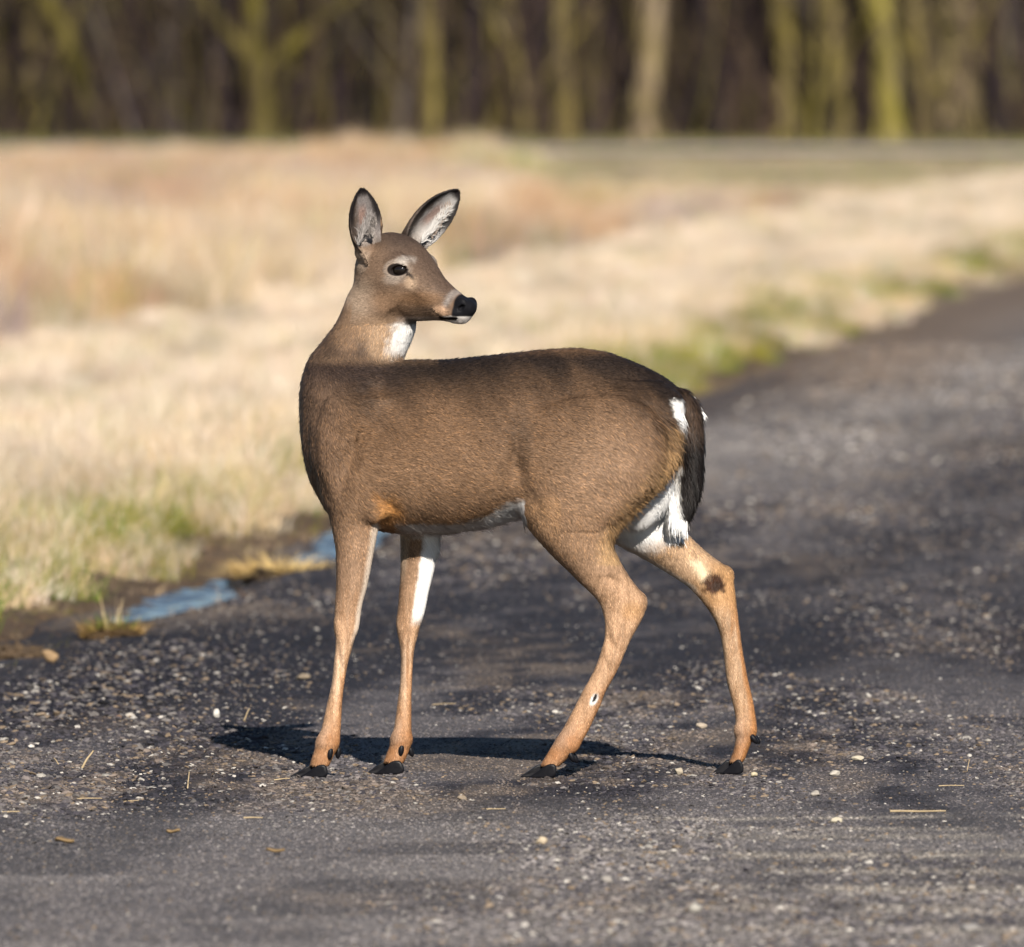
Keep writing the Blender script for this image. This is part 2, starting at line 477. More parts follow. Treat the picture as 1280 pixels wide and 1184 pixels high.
for k, (px_, w_, kd, ln_, lab) in enumerate((
        (165, 6, 'grey', -.25, 'crooked thin olive sapling just right of the mossy leaning trunk'),
        (246, 10, 'grey', .2, 'thin grey sapling slanting between the upright grey trunk and the forked tree'),
        (372, 7, 'grey', .3, 'slanting olive sapling right of the forked mossy tree'),
        (420, 9, 'moss', -.18, 'mossy sapling leaning left, above and left of the left ear'),
        (496, 11, 'grey', .12, 'thin grey sapling above the forehead of the deer'),
        (655, 14, 'olive', -.08, 'olive sapling left of the narrow yellowish trunk'),
        (752, 12, 'grey', .1, 'thin grey sapling between the narrow yellowish and the lone pale trunk'),
        (1012, 11, 'moss', .06, 'thin mossy sapling between the two straight olive trunks'),
        (1150, 15, 'olive', -.05, 'olive sapling hugging the left side of the widest trunk'),
        (1252, 14, 'grey', .08, 'grey sapling at the right edge of the picture'))):
    bare_tree(px_, w_, 229.5 + (k * 37 % 7), kd, 6.5, lab, lean=(ln_, 0), forks=((.7, rng.choice([-.7, .7]), .8, 2.2, .7), (1.3, rng.choice([-.6, .6]), .8, 2, .6)), name='sapling')
# brush and stems too many to count
M_brush = attr_material('brush_bark', 'GEOMETRY', 0.95, 0.05, 0.3, 8)
BV, BF, BC, o_ = [], [], [], 0
for k in range(11500):
    d = 229.5 + 83 * rng.random() ** 1.5
    x = rng.uniform(-27, 27) * d / 250
    h = rng.uniform(1.2, 5.5) if k % 3 else rng.uniform(5, 10)
    r = rng.uniform(0.006, 0.024) if (k % 13 or d < 238) else rng.uniform(0.05, 0.16)
    ln = rng.normal(0, 0.34 if k % 7 else 0.04, 2)
    zz = np.linspace(0, h, 5)
    path = np.stack([x + ln[0] * zz + 0.1 * np.sin(zz * 1.1 + k), d + ln[1] * zz, zz - 0.1 + 0.6 * sstep(290, 420, d)], 1)
    v, f = tube(path, np.linspace(r, r * 0.35, 5), 3)
    BV.append(v); BF.append(f + o_); o_ += len(v)
    g = rng.random()
    deep = sstep(236, 262, d)  # deeper stems turn darker: shade of the inner wood put into their colour
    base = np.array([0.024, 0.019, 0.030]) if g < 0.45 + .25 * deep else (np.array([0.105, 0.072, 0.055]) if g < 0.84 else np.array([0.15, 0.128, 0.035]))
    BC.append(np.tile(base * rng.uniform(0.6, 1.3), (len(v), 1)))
for k in range(13000):  # unseen twigs overhead, added to cast shade into the wood
    d = 232 + 22 * rng.random(); x = rng.uniform(-29, 29); z = 3.0 + 11 * rng.random()
    a = rng.normal(0, 1, 3); a[2] = abs(a[2]) * .7; a /= np.linalg.norm(a)
    ln_ = rng.uniform(1.0, 2.8)
    v, f = tube(np.array([[x, d, z], [x, d, z] + a * ln_ * .5 + rng.normal(0, .08, 3), [x, d, z] + a * ln_]), [.035, .022, .006], 3)
    BV.append(v); BF.append(f + o_); o_ += len(v); BC.append(np.tile(np.array([.05, .042, .04]), (len(v), 1)))
brush = np_mesh('underbrush_and_shade_twigs', np.concatenate(BV), np.concatenate(BF), True, M_brush, None, np.concatenate(BC))
tag(brush, kind='stuff')
# low wooded rise added as a backstop, blocking the sky behind the stems
t = NT('backstop_rise')
p = t.pos(); n = t.noise(t.mapping(p, (1, 1, 0.25)), 1.6, 5, 0.65)
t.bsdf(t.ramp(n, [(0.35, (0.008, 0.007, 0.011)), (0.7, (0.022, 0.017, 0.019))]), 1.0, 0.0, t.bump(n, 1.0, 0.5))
xs = np.linspace(-160, 160, 81); hs = np.linspace(0, 1, 14)
V = np.array([[x, 318 + 60 * h + 3 * math.sin(x * .21), 14 * h ** 0.75 * (1 + 0.12 * math.sin(x * 0.13)) - 0.2] for h in hs for x in xs])
i = np.arange(13 * 81).reshape(13, 81)[:, :-1].ravel()
tag(np_mesh('backstop_hill', V, np.stack([i, i + 1, i + 82, i + 81], 1), True, t.m), kind='structure')

# ------------------------------------------------------------------ grass
def tuft(nb, h, spread, w, bend, seed, segs=3):
    r = np.random.default_rng(seed); V, F = [], []
    for b in range(nb):
        a = r.random() * 2 * math.pi; rad = spread * math.sqrt(r.random())
        x0, y0 = rad * math.cos(a), rad * math.sin(a)
        hh = h * r.uniform(0.45, 1.1); ww = w * r.uniform(0.6, 1.3)
        da = a + r.normal(0, 0.9); bn = bend * r.uniform(0.2, 1.5)
        fa = r.random() * math.pi; wx, wy = math.cos(fa) * ww, math.sin(fa) * ww
        i = len(V)
        for s in range(segs + 1):
            q = s / segs
            off = bn * hh * q * q
            z = hh * q * (1 - 0.35 * bn * q)
            k = (1 - q) ** 0.7
            cx, cy = x0 + math.cos(da) * off, y0 + math.sin(da) * off
            if s < segs: V += [(cx - wx * k, cy - wy * k, z), (cx + wx * k, cy + wy * k, z)]
            else: V += [(cx, cy, z)]
        for s in range(segs - 1):
            F.append((i + 2 * s, i + 2 * s + 1, i + 2 * s + 3, i + 2 * s + 2))
        F.append((i + 2 * segs - 2, i + 2 * segs - 1, i + 2 * segs))
    return V, F

M_grass = attr_material('dry_grass', 'INSTANCER', 0.75, 0.15, 0.35, 35, 0.25)
STRIP_W = 3.9
def grass_field(name, n, d0, d1, region, protos, seed, power=1.0):
    r = np.random.default_rng(seed)
    out = []
    n_in = n; n = int(n * 1.65)                     # the photograph's view, then the ground to either side of it
    d = d0 + (d1 - d0) * r.random(n) ** power
    hi = 0.0363 * d + 0.9
    x = hi * (2 * r.random(n) - 1)
    side = np.arange(n) >= n_in
    mg = 0.3 + 0.06 * np.maximum(d - 30, 0)
    x = np.where(side, np.sign(x) * (hi + mg * r.random(n)), x)
    e = x - edge_x(d)
    keep, scl, col = region(x, d, e, r)
    clump = fbm(x * 3.2 + seed, d * .30, 3)
    col = col * lerp(.78, 1.12, sstep(.3, .68, clump))[:, None]
    scl = scl * lerp(.8, 1.2, sstep(.35, .65, clump))
    x, d, scl, col = x[keep], d[keep], scl[keep], col[keep]
    m = len(x)
    z = height(x, d) - 0.015
    rot = np.stack([r.normal(0, .12, m), r.normal(0, .12, m), r.random(m) * 6.28], 1)
    return scatter(name, np.stack([x, d, z], 1), rot, scl[:, None] * np.stack([np.ones(m), np.ones(m), r.uniform(.8, 1.2, m)], 1), col, r.integers(0, len(protos), m), protos, M_grass)

PALE = np.array([0.80, 0.68, 0.55]); STRAW = np.array([0.66, 0.50, 0.31]); RUST = np.array([0.52, 0.33, 0.20])
MAUVE = np.array([0.36, 0.28, 0.26]); GREEN = np.array([0.13, 0.20, 0.025]); YGREEN = np.array([0.32, 0.29, 0.045])
def pick_col(ws, cols, r):
    ws = np.stack(ws, 1); ws = ws / ws.sum(1, keepdims=True)
    u = r.random(len(ws)); idx = (np.cumsum(ws, 1) < u[:, None]).sum(1).clip(0, len(cols) - 1)
    c = np.array(cols)[idx]
    return c * r.uniform(0.72, 1.2, (len(c), 1)) * (1 + r.normal(0, .03, (len(c), 3)))

def verge_region(x, d, e, r):
    edge = 0.10 - 0.50 * fbm(d * 0.9, x * 0 + 2) + .25 * (vnoise(d * 2.3, x * 0 + 6) - .5)
    keep = (e < edge) & (height(x, d) > -.045) & (e > -STRIP_W - 0.6 * (fbm(x, d * .3) - .5))
    near = sstep(-1.0, -0.15, e)
    gp = sstep(0.52, 0.66, fbm(x * 1.1 + 5, d * 0.22, 3))
    wg = 0.03 + (0.7 + 1.8 * sstep(50, 56, d) * sstep(125, 105, d)) * near * sstep(.40, .58, fbm(x * 1.9, d * .5 + 7)) + .5 * sstep(-.7, -.2, e) * sstep(50, 40, d) + .12 * gp
    wp = 1.9 * sstep(-0.6, -1.6, e) + 0.4
    ws = 0.8 + 0 * d
    wy = 1.1 * wg
    scl = 0.50 + 0.5 * fbm(x * 2, d * .5) - 0.2 * near
    scl = scl * (1 - 0.25 * sstep(-1.0, -2.5, e))
    return keep, scl, pick_col([wg, wy, wp, ws], [GREEN, YGREEN, PALE, STRAW], r)
def field_region(x, d, e, r):
    lim = STRIP_W + 0.6 * (fbm(x, d * .3) - .5)
    y0 = 204 - 0.10 * x
    keep = (e < -lim) & ~((d > y0 - 1) & (d < y0 + 10)) & (d < y0 + 2)
    gp = sstep(0.55, 0.68, fbm(x * 0.5 + 30, d * 0.08, 3))
    farg = sstep(155, 168, d) * sstep(0, 3, x)
    a = fbm(x * .55, d * .09 + 3, 3); b = fbm(x * .6 + 9, d * .12, 3)
    wg = 0.05 + 0.9 * gp + 7.0 * farg * sstep(.36, .48, a)
    ang = x / d * CAM_D * PPM
    scl = (0.45 + 0.65 * fbm(x * .7, d * .12)) * lerp(1.0, .50, sstep(110, 170, d)) + .42 * sstep(.52, .66, fbm(x * 1.3 + 3, d * .3)) * sstep(150, 185, d) * (np.abs(ang + 110) < 150)
    right = sstep(-60, 90, ang + 60 * (fbm(d * .1, x * .3) - .5))
    scl = scl * (1 - right * lerp(.30, .84, sstep(125, 165, d)))
    return keep, scl, pick_col([wg, 0.5 * wg, 0.55 + 0.0 * d, 1.0 + 0 * d, 4.0 * sstep(.48, .64, a) + .5 * sstep(0, -3, x) * sstep(80, 110, d), 2.6 * sstep(.50, .62, b) + .3 * sstep(0, -3, x)], [GREEN * 1.2, YGREEN, PALE, STRAW, RUST, MAUVE], r)
short_tufts = [tuft(22, 0.20, 0.07, 0.0024, 0.7, 100 + k) for k in range(6)]
tall_tufts = [tuft(20, 0.50, 0.13, 0.004, 0.45, 200 + k) for k in range(6)]
grass_field('verge_grass', 60000, 35.5, 175, verge_region, short_tufts, 1, 1.35)
def verge_near(x, d, e, r):
    k, sc, co = verge_region(x, d, e, r)
    clump = sstep(.45, .62, fbm(x * 3.3, d * 1.1 + 5, 2))
    return k & (r.random(len(d)) < .35 + .65 * clump), sc * (.45 + .6 * clump), co
def litter(x, d, e, r):
    k = (e > -1.0) & (e < .42) & (r.random(len(d)) < sstep(.5, -.25, e + .5 * (fbm(x * 5, d * 1.6) - .5))) & (height(x, d) > -.05)
    return k, .18 + .35 * r.random(len(d)) ** 2, pick_col([.25 + 0 * d, .9 + 0 * d, .7 + 0 * d, 1.2 + 0 * d], [YGREEN * .8, STRAW * .8, RUST * .6, RUST * .3], r)
flat_tufts = [tuft(16, 0.16, 0.10, 0.0022, 2.3, 400 + k) for k in range(5)]
grass_field('roadside_litter', 26000, 35.5, 80, litter, flat_tufts, 6, 1.2)
grass_field('roadside_grass', 16000, 35.5, 62, verge_near, short_tufts, 4, 1.0)
grass_field('field_grass', 60000, 55, 228, field_region, tall_tufts, 2, 0.9)
def wood_edge(x, d, e, r):
    keep = np.ones(len(d), bool)
    return keep, 0.12 + 0.16 * r.random(len(d)) ** 2, pick_col([1.0 + 0 * d, .5 + 0 * d, .25 + 0 * d, .5 + 0 * d], [GREEN * .8, YGREEN * .8, STRAW * .8, MAUVE * .7], r)
def far_turf(x, d, e, r):
    k = (x / d * CAM_D * PPM > -40) & (e < -STRIP_W) & (d < 202 - .1 * x)
    g = sstep(.40, .56, fbm(x * .5 + 3, d * .07, 3)) * sstep(150, 172, d)
    return k, .06 + .07 * r.random(len(d)), pick_col([.15 + 2.5 * g, .15 + 1.2 * g, 1.2 + 0 * d, .9 + 0 * d, .5 + 0 * d], [GREEN * 1.3, YGREEN, PALE, STRAW, RUST], r)
grass_field('far_turf', 26000, 140, 206, far_turf, tall_tufts, 8, 1.0)
grass_field('wood_edge_grass', 9000, 214, 238, wood_edge, tall_tufts, 3, 1.0)

# ------------------------------------------------------------------ gravel
def stone_shape(seed, flat=0.6):
    r = np.random.default_rng(seed)
    bm = bmesh.new(); bmesh.ops.create_icosphere(bm, subdivisions=1, radius=1.0)
    for v in bm.verts:
        v.co *= r.uniform(0.72, 1.15); v.co.z *= flat; v.co.x *= 1.15
    V = [tuple(v.co) for v in bm.verts]; F = [tuple(w.index for w in f.verts) for f in bm.faces]
    bm.free(); return V, F
stones = [stone_shape(300 + k, 0.5 + 0.06 * (k % 4)) for k in range(10)]
M_gravel = attr_material('gravel_stone', 'INSTANCER', 0.8, 0.3, 0.35, 150)
def gravel_field(n, seed):
    r = np.random.default_rng(seed)
    d = 23.2 + (74 - 23.2) * r.random(n) ** 1.25
    x = (2 * r.random(n) - 1) * (0.0363 * d + 0.35 + 0.03 * np.maximum(d - 30, 0))
    e = x - edge_x(d)
    shoulder = sstep(1.45, 0.7, e) * sstep(47, 40, d)
    patch = sstep(.40, .62, fbm(x * 2.2, d * .5 + 9, 3))
    loose = np.clip(.17 + .45 * sstep(0.50, 0.70, fbm(x * 1.7 + 3, d * .30, 3)) + .5 * shoulder * (.25 + .75 * patch) + .22 * sstep(39, 46, d), 0, 1)
    keep = (e > 0.16 + .14 * r.random(n)) & (e < 6.2) & (r.random(n) < 0.55 + 0.45 * loose)
    x, d, e, loose = x[keep], d[keep], e[keep], loose[keep]; m = len(x)
    size = 0.0012 + 0.0014 * r.random(m) ** 2 + (0.0034 * r.random(m) ** 2.5 + 0.0105 * r.random(m) ** 9) * loose
    size *= np.where(d > 40, 1.0 + (d - 40) * .03, 1)
    big = sstep(.0022, .005, size)
    tint = road_tint(x, d) * r.uniform(.35, 1.9, (m, 1))
    g = r.random(m)
    light = np.where((g < .35)[:, None], np.array([[.055, .050, .060]]), np.where((g < .72)[:, None], np.array([[0.15, 0.136, 0.130]]), np.where((g < .92)[:, None], np.array([[0.22, 0.165, 0.115]]), np.array([[0.44, 0.41, 0.37]])))) * r.uniform(.6, 1.25, (m, 1))
    sel = (r.random(m) < .085 + .40 * big)[:, None]
    col = np.where(sel, light, tint)
    z = height(x, d) + size * 0.10
    rot = np.stack([r.normal(0, .3, m), r.normal(0, .3, m), r.random(m) * 6.28], 1)
    scl = size[:, None] * r.uniform(0.7, 1.3, (m, 3)) * np.array([[1.15, 1.15, .85]])
    return scatter('gravel', np.stack([x, d, z], 1), rot, scl, col, r.integers(0, len(stones), m), stones, M_gravel)
gravel_field(1050000, 21)
# ------------------------------------------------------------------ the deer
# Modelled in photo-pixel units (1/588 m): X to the right, Y away from the camera, Z up from the ground (photo row 972).
GY = 972.0
PX = 1.0 / PPM
def pchip(x, y, q):
    x = np.asarray(x, float); y = np.asarray(y, float); q = np.asarray(q, float)
    h = np.diff(x); dl = np.diff(y) / h
    m = np.zeros(len(x)); m[0] = dl[0]; m[-1] = dl[-1]
    for k in range(1, len(x) - 1):
        if dl[k - 1] * dl[k] > 0:
            w1 = 2 * h[k] + h[k - 1]; w2 = h[k] + 2 * h[k - 1]
            m[k] = (w1 + w2) / (w1 / dl[k - 1] + w2 / dl[k])
    q = np.clip(q, x[0], x[-1]); i = np.clip(np.searchsorted(x, q) - 1, 0, len(x) - 2)
    t = (q - x[i]) / h[i]
    return ((1 + 2 * t) * (1 - t) ** 2 * y[i] + t * (1 - t) ** 2 * h[i] * m[i] + t * t * (3 - 2 * t) * y[i + 1] + t * t * (t - 1) * h[i] * m[i + 1])

def axis(*spans):
    out = []
    for a, b, s in spans: out.append(np.arange(a, b, s))
    return np.concatenate(out).astype(np.float32)
GX = axis((355, 425, 2.2), (425, 602, 1.0), (602, 970, 2.2))
GYY = axis((-124, -56, 2.4), (-56, 56, 1.15), (56, 124, 2.4))
GZ = axis((-6, 540, 2.2), (540, 745, 1.0))
FLD = np.full((len(GX), len(GYY), len(GZ)), 60.0, np.float32)

def sub(x0, x1, y0, y1, z0, z1):
    sx = slice(*np.searchsorted(GX, (x0, x1))); sy = slice(*np.searchsorted(GYY, (y0, y1))); sz = slice(*np.searchsorted(GZ, (z0, z1)))
    return (sx, sy, sz), GX[sx][:, None, None], GYY[sy][None, :, None], GZ[sz][None, None, :]
def smin(a, b, k):
    h = np.clip(0.5 + 0.5 * (b - a) / k, 0, 1)
    return b + (a - b) * h - k * h * (1 - h)
def put(s, f, k, cut=False):
    if cut: FLD[s] = -smin(-FLD[s], f, k)
    else: FLD[s] = smin(FLD[s], f.astype(np.float32), k)

def slim(st):
    out = []
    for q in st:
        w = 1.5 * min(1, max(0, (q[0] - 660) / 60))
        out.append((q[0], q[1] + w, q[2] - w, q[3], q[4] - w * .9))
    return out
def zloft(st, k=8.0, p=2.0):
    """stations (photo row, left x, right x, y centre, y half width)"""
    st = np.array(sorted(st, key=lambda s: -s[0]), float)
    z = GY - st[:, 0]
    m = 16 + k
    s, X, Y, Z = sub(st[:, 1].min() - m, st[:, 2].max() + m, (st[:, 3] - st[:, 4]).min() - m, (st[:, 3] + st[:, 4]).max() + m, z[0] - m, z[-1] + m)
    zq = Z[0, 0]
    Lx, Rx, yc, ry = (pchip(z, st[:, j], zq)[None, None, :].astype(np.float32) for j in (1, 2, 3, 4))
    rx = np.maximum((Rx - Lx) / 2, 0.5); xc = (Lx + Rx) / 2
    q = ((np.abs(X - xc) / rx) ** p + (np.abs(Y - yc) / ry) ** p) ** (1 / p)
    f = (q - 1) * np.minimum(rx, ry)
    over = np.maximum(Z - z[-1], z[0] - Z)
    f = np.where(over > 0, np.sqrt(np.maximum(f, 0) ** 2 + over ** 2), f)
    put(s, f, k)

def xloft(st, k=8.0, egg=0.18, p=2.2):
    """stations (x, top row, bottom row, y half width)"""
    st = np.array(st, float); m = 16 + k
    s, X, Y, Z = sub(st[0, 0] - m, st[-1, 0] + m, -st[:, 3].max() - m, st[:, 3].max() + m, GY - st[:, 2].max() - m, GY - st[:, 1].min() + m)
    xq = X[:, 0, 0]
    T, B, W = (pchip(st[:, 0], st[:, j], xq)[:, None, None].astype(np.float32) for j in (1, 2, 3))
    zc = GY - (T + B) / 2; h = (B - T) / 2
    sv = np.clip((Z - zc) / h, -1.2, 1.2)
    W2 = W * (1 - egg * sv - 0.05 * sv * sv)
    q = (np.abs(Y / W2) ** p + np.abs((Z - zc) / h) ** p) ** (1 / p)
    f = (q - 1) * np.minimum(W, h)
    over = np.maximum(st[0, 0] - X, X - st[-1, 0])
    f = np.where(over > 0, np.sqrt(np.maximum(f, 0) ** 2 + over ** 2), f)
    put(s, f, k)

def ball(c, r, k=6.0, cut=False, rotz=0.0, roty=0.0):
    """ellipsoid at (x, row, y) with radii along x, z, y"""
    cx, cz, cy = c[0], GY - c[1], c[2]; rx, rz, ry = r; m = max(r) + k + 8
    s, X, Y, Z = sub(cx - m, cx + m, cy - m, cy + m, cz - m, cz + m)
    a, b, w = X - cx, Y - cy, Z - cz
    if roty: a, w = a * math.cos(roty) + w * math.sin(roty), -a * math.sin(roty) + w * math.cos(roty)
    if rotz: a, b = a * math.cos(rotz) + b * math.sin(rotz), -a * math.sin(rotz) + b * math.cos(rotz)
    q = np.sqrt((a / rx) ** 2 + (b / ry) ** 2 + (w / rz) ** 2)
    f = q * (q - 1) / (np.sqrt((a / rx ** 2) ** 2 + (b / ry ** 2) ** 2 + (w / rz ** 2) ** 2) + 1e-4)
    put(s, f + 0 * FLD[s], k, cut)

# --- trunk of the body
xloft([(392, 480, 600, 40), (410, 462, 640, 60), (440, 452, 655, 72), (470, 450.5, 664, 82), (500, 452, 668, 90), (550, 452, 668, 97),
       (600, 448, 661, 98), (640, 443.5, 650, 94), (680, 439.5, 640, 88), (718, 437.5, 636, 82), (750, 441, 634, 77), (780, 450, 628, 70),
       (810, 463, 612, 60), (835, 477, 592, 47), (848, 488, 572, 36)], 6)
# --- chest and neck
NECK = [(352, 447, 500, 8, 27), (362, 440, 505, 8, 29), (372, 434.5, 511, 7, 31), (385, 429.5, 517, 6, 33), (400, 423, 520, 9, 36), (412, 416, 519, 12, 39), (424, 407, 515, 15, 42),
        (436, 397, 510, 17, 45), (448, 388, 505, 15, 48), (462, 381.5, 500, 8, 53), (480, 377, 504, 0, 60), (500, 375, 508, 0, 65), (530, 375.5, 512, 0, 69),
        (560, 378, 516, 0, 68), (580, 381.5, 516, 0, 64), (600, 387, 510, 0, 57), (620, 396.5, 500, 0, 48), (640, 409, 490, 0, 36), (652, 422, 480, 0, 22)]
zloft(NECK, 5)
# --- legs
RYF = lambda pys: np.interp(pys, [540, 600, 643, 670, 700, 740, 775, 795, 815, 850, 880, 907, 930, 950, 966], [34, 36, 27, 21, 18, 15.5, 15, 15, 12.5, 11, 11, 12, 13.5, 14, 13])
nf = [(500, 408, 500), (540, 396, 512), (570, 395, 508), (600, 400, 496), (625, 405, 486), (643, 411.5, 477), (670, 417.5, 471), (695, 420, 467), (730, 419.5, 461), (755, 418, 454.5), (768, 417.5, 452), (778, 417.5, 451),
      (788, 418.5, 449), (798, 419, 445), (810, 418.5, 441.5), (830, 416.5, 436), (853, 414, 432), (880, 408, 429), (907, 402, 427.5), (925, 396, 426), (935, 393, 423.5), (944, 390, 419), (957, 386, 413)]
zloft(slim([(a, b, c, -40 - 4 * min(1, max(0, (a - 600) / 100)), r) for (a, b, c), r in zip(nf, RYF([q[0] for q in nf]))]), 8)
ff = [(600, 478, 566), (630, 490, 560), (650, 496, 554), (670, 500, 550), (700, 500, 546), (722, 499, 542), (742, 497.5, 537), (762, 496, 533), (774, 495, 530), (789, 495.5, 525), (801, 496.5, 522), (813, 498.5, 519), (830, 499.5, 517),
      (850, 499, 516), (877, 496, 515), (900, 493, 515), (926, 488.5, 515), (936, 485.5, 513.5), (945, 482, 511), (957, 477.5, 505.5)]
zloft(slim([(a, b, c, 32 + 4 * min(1, max(0, (a - 600) / 100)), r) for (a, b, c), r in zip(ff, RYF([q[0] for q in ff]))]), 8)
nh = [(478, 738, 826, -26, 26), (500, 700, 852, -36, 38), (520, 684, 854, -42, 42), (540, 670, 852, -45, 45), (562, 658, 848, -48, 46), (580, 650, 841, -50, 46), (600, 645.5, 827, -52, 45), (620, 645.5, 808, -52, 43), (640, 650, 789, -53, 40),
      (660, 661, 773, -53, 36), (680, 677, 766.5, -53, 31), (701, 696, 775, -52, 27), (714, 709.5, 783, -52, 24.5), (726, 721, 791, -51, 22), (738, 734, 800.5, -51, 20), (748, 743.5, 808, -51, 18.5), (756, 749, 809, -51, 17.5), (766, 752.5, 806.5, -50, 16.5),
      (780, 755, 800, -50, 15.5), (796, 754.5, 791, -50, 14.5), (812, 750.5, 783.5, -50, 13.5), (829, 745, 776.5, -50, 12.8), (848, 736, 767, -49, 12.5), (865, 726.5, 757.5, -49, 12.5), (880, 719, 752, -48, 12.5), (895, 711, 745, -48, 12.5),
      (910, 703, 738, -47, 13), (922, 695.5, 731.5, -47, 13.5), (932, 689, 725, -46, 14), (941, 683.5, 718, -46, 14.5), (950, 678, 708, -46, 14.5), (957, 674, 701, -46, 14)]
zloft(slim(nh), 8)
fh = [(500, 700, 850, 29, 38), (540, 676, 850, 38, 45), (580, 670, 842, 43, 46), (610, 680, 832, 45, 44), (632, 700, 832, 45, 42), (648, 722, 840, 45, 39), (660, 738, 850, 45, 36), (672, 754, 861, 45, 33), (682, 770, 871, 45, 30), (692, 788, 882, 45, 27.5), (701, 803, 894, 45, 25),
      (710, 818.5, 907, 44, 22.5), (718, 831.5, 915, 44, 21), (727, 845.5, 918.5, 44, 19.5), (737, 860, 920, 44, 18), (748, 871, 921.5, 43, 17), (759, 880, 922.5, 43, 16), (770, 888, 924, 43, 15.5), (782, 894.5, 925.5, 43, 15), (796, 899.5, 927.5, 43, 14), (812, 903, 929.5, 42, 13.2),
      (832, 905.5, 933, 42, 12.5), (853, 908, 937, 41, 12.2), (872, 912.5, 941.5, 41, 12.2), (889, 917, 945, 40, 12.5), (908, 919.5, 947.5, 40, 13), (922, 919.5, 946.5, 39, 13.8), (932, 918.5, 941.5, 39, 14), (942, 916.5, 937.5, 39, 14), (952, 913, 933.5, 39, 14), (957, 910.5, 930.5, 39, 13.5)]
zloft(slim(fh), 8)
# --- tail
TAIL = [(488, 838, 854, 0, 12), (497, 842, 864, 0, 14), (507, 846, 871, 0, 15), (520, 848, 875.5, 0, 16), (535, 849, 877.5, 0, 16), (560, 849, 878.5, 0, 15), (590, 847, 878, 0, 14), (615, 843, 875, 0, 13), (635, 838, 868, 0, 11), (652, 834, 860, 0, 8), (662, 834, 853, 0, 5)]
zloft(TAIL, 5)
# --- muscle relief
ball((808, 622, -10), (27, 46, 24), 10, roty=-.5)                     # seat under the tail, filled out so the white catches the sun
ball((452, 560, -58), (46, 66, 14), 24, roty=0.25)
ball((748, 560, -76), (58, 60, 12), 34, roty=-.3)
ball((452, 560, 58), (46, 66, 14), 24, roty=0.25)
ball((748, 560, 76), (58, 60, 12), 34, roty=-.3)
for sg in (-1, 1):
    ball((494, 640, sg * 84), (34, 5, 9), 9, True, roty=-.72)          # fold behind the elbow
    ball((468, 628, sg * 66), (16, 22, 10), 12)                        # elbow
    ball((646, 605, sg * 96), (5, 38, 8), 16, True, roty=.12)          # flank fold
    ball((430, 590, sg * 80), (5, 34, 6), 16, True, roty=-.35)
for (cx, cr, cy, rr) in ((781, 735, -72, .62), (884, 716, 23, 1.0)):   # hollow in front of the heel tendon
    ball((cx, cr, cy), (26, 5, 6), 6, True, roty=-rr)
for (cx, cr, cy) in ((763, 800, -64), (758, 830, -63), (917, 800, 29), (921, 840, 29)):
    ball((cx, cr, cy), (3, 26, 4), 5, True, roty=(.42 if cx < 800 else -.13))
for (cx, cr, cy) in ((425.5, 784, -44), (503, 784, 36)):               # knee caps
    ball((cx, cr, cy), (6, 12, 9), 6)
for (cx, cr, cy) in ((428, 840, -56), (512, 840, 25)):                 # tendon groove of the cannon
    ball((cx, cr, cy), (2.6, 34, 4), 5, True, roty=(.2 if cx < 460 else .03))
for (cx, cr, cy) in ((409, 928, -44), (501, 928, 36), (710, 930, -46), (932, 917, 39)):   # fetlocks
    ball((cx, cr, cy), (12, 9, 14.5), 8)
ball((798, 752, -50), (8, 10, 10), 6); ball((909, 722, 50), (8, 10, 10), 6)

# --- head, in its own frame: u forwards, v to the far side, w = row
TH = R(33); CT, ST = math.cos(TH), math.sin(TH)
HX, HY = 480.0, 6.0
def head_uv(X, Y):
    return CT * (X - HX) - ST * (Y - HY), ST * (X - HX) + CT * (Y - HY)
def head_xyz(u, v, row):
    return HX + CT * u + ST * v, HY - ST * u + CT * v, GY - row
HEAD = np.array([(-36, 320, 385, 12), (-29, 309, 394, 19), (-20, 301, 400, 26), (-7, 295, 402.5, 31.5), (11, 292.5, 403, 34.5), (27, 295, 402.5, 35.5), (40, 300, 402, 35), (52, 308, 402, 32), (63, 319, 401.5, 28), (74, 333, 401, 24), (84, 345.5, 401, 20.5),
                 (95, 355, 402, 17.5), (106, 363, 403.5, 16), (117, 369.5, 403, 15), (124, 373, 401, 13), (129, 376.5, 397, 10.5), (133, 381, 392, 6)], float)
s, X, Y, Z = sub(420, 606, -110, 70, GY - 420, GY - 270)
U, Vv = head_uv(X, Y)
T, B, W = (pchip(HEAD[:, 0], HEAD[:, j], U).astype(np.float32) for j in (1, 2, 3))
zc = GY - (T + B) / 2; h = (B - T) / 2
sv = np.clip((Z - zc) / h, -1.1, 1.1)
jaw = sstep(100, 60, U)
W2 = W * (1 + jaw * (0.10 * sv - 0.34 * np.clip(-sv - 0.1, 0, 1) - 0.28 * np.clip(sv - 0.45, 0, 1)))
f = ((np.abs(Vv / W2) ** 2.1 + np.abs((Z - zc) / h) ** 2.1) ** (1 / 2.1) - 1) * np.minimum(W, h)
over = np.maximum(-36 - U, U - 133)
f = np.where(over > 0, np.sqrt(np.maximum(f, 0) ** 2 + over ** 2), f)
put(s, f, 9)
def hball(u, v, row, r, k, cut=False, tilt=0.0):
    x, y, z = head_xyz(u, v, row)
    ball((x, row, y), r, k, cut, rotz=-TH, roty=tilt)
EYE_U, EYE_V, EYE_R = 43.0, 33.5, 338.0
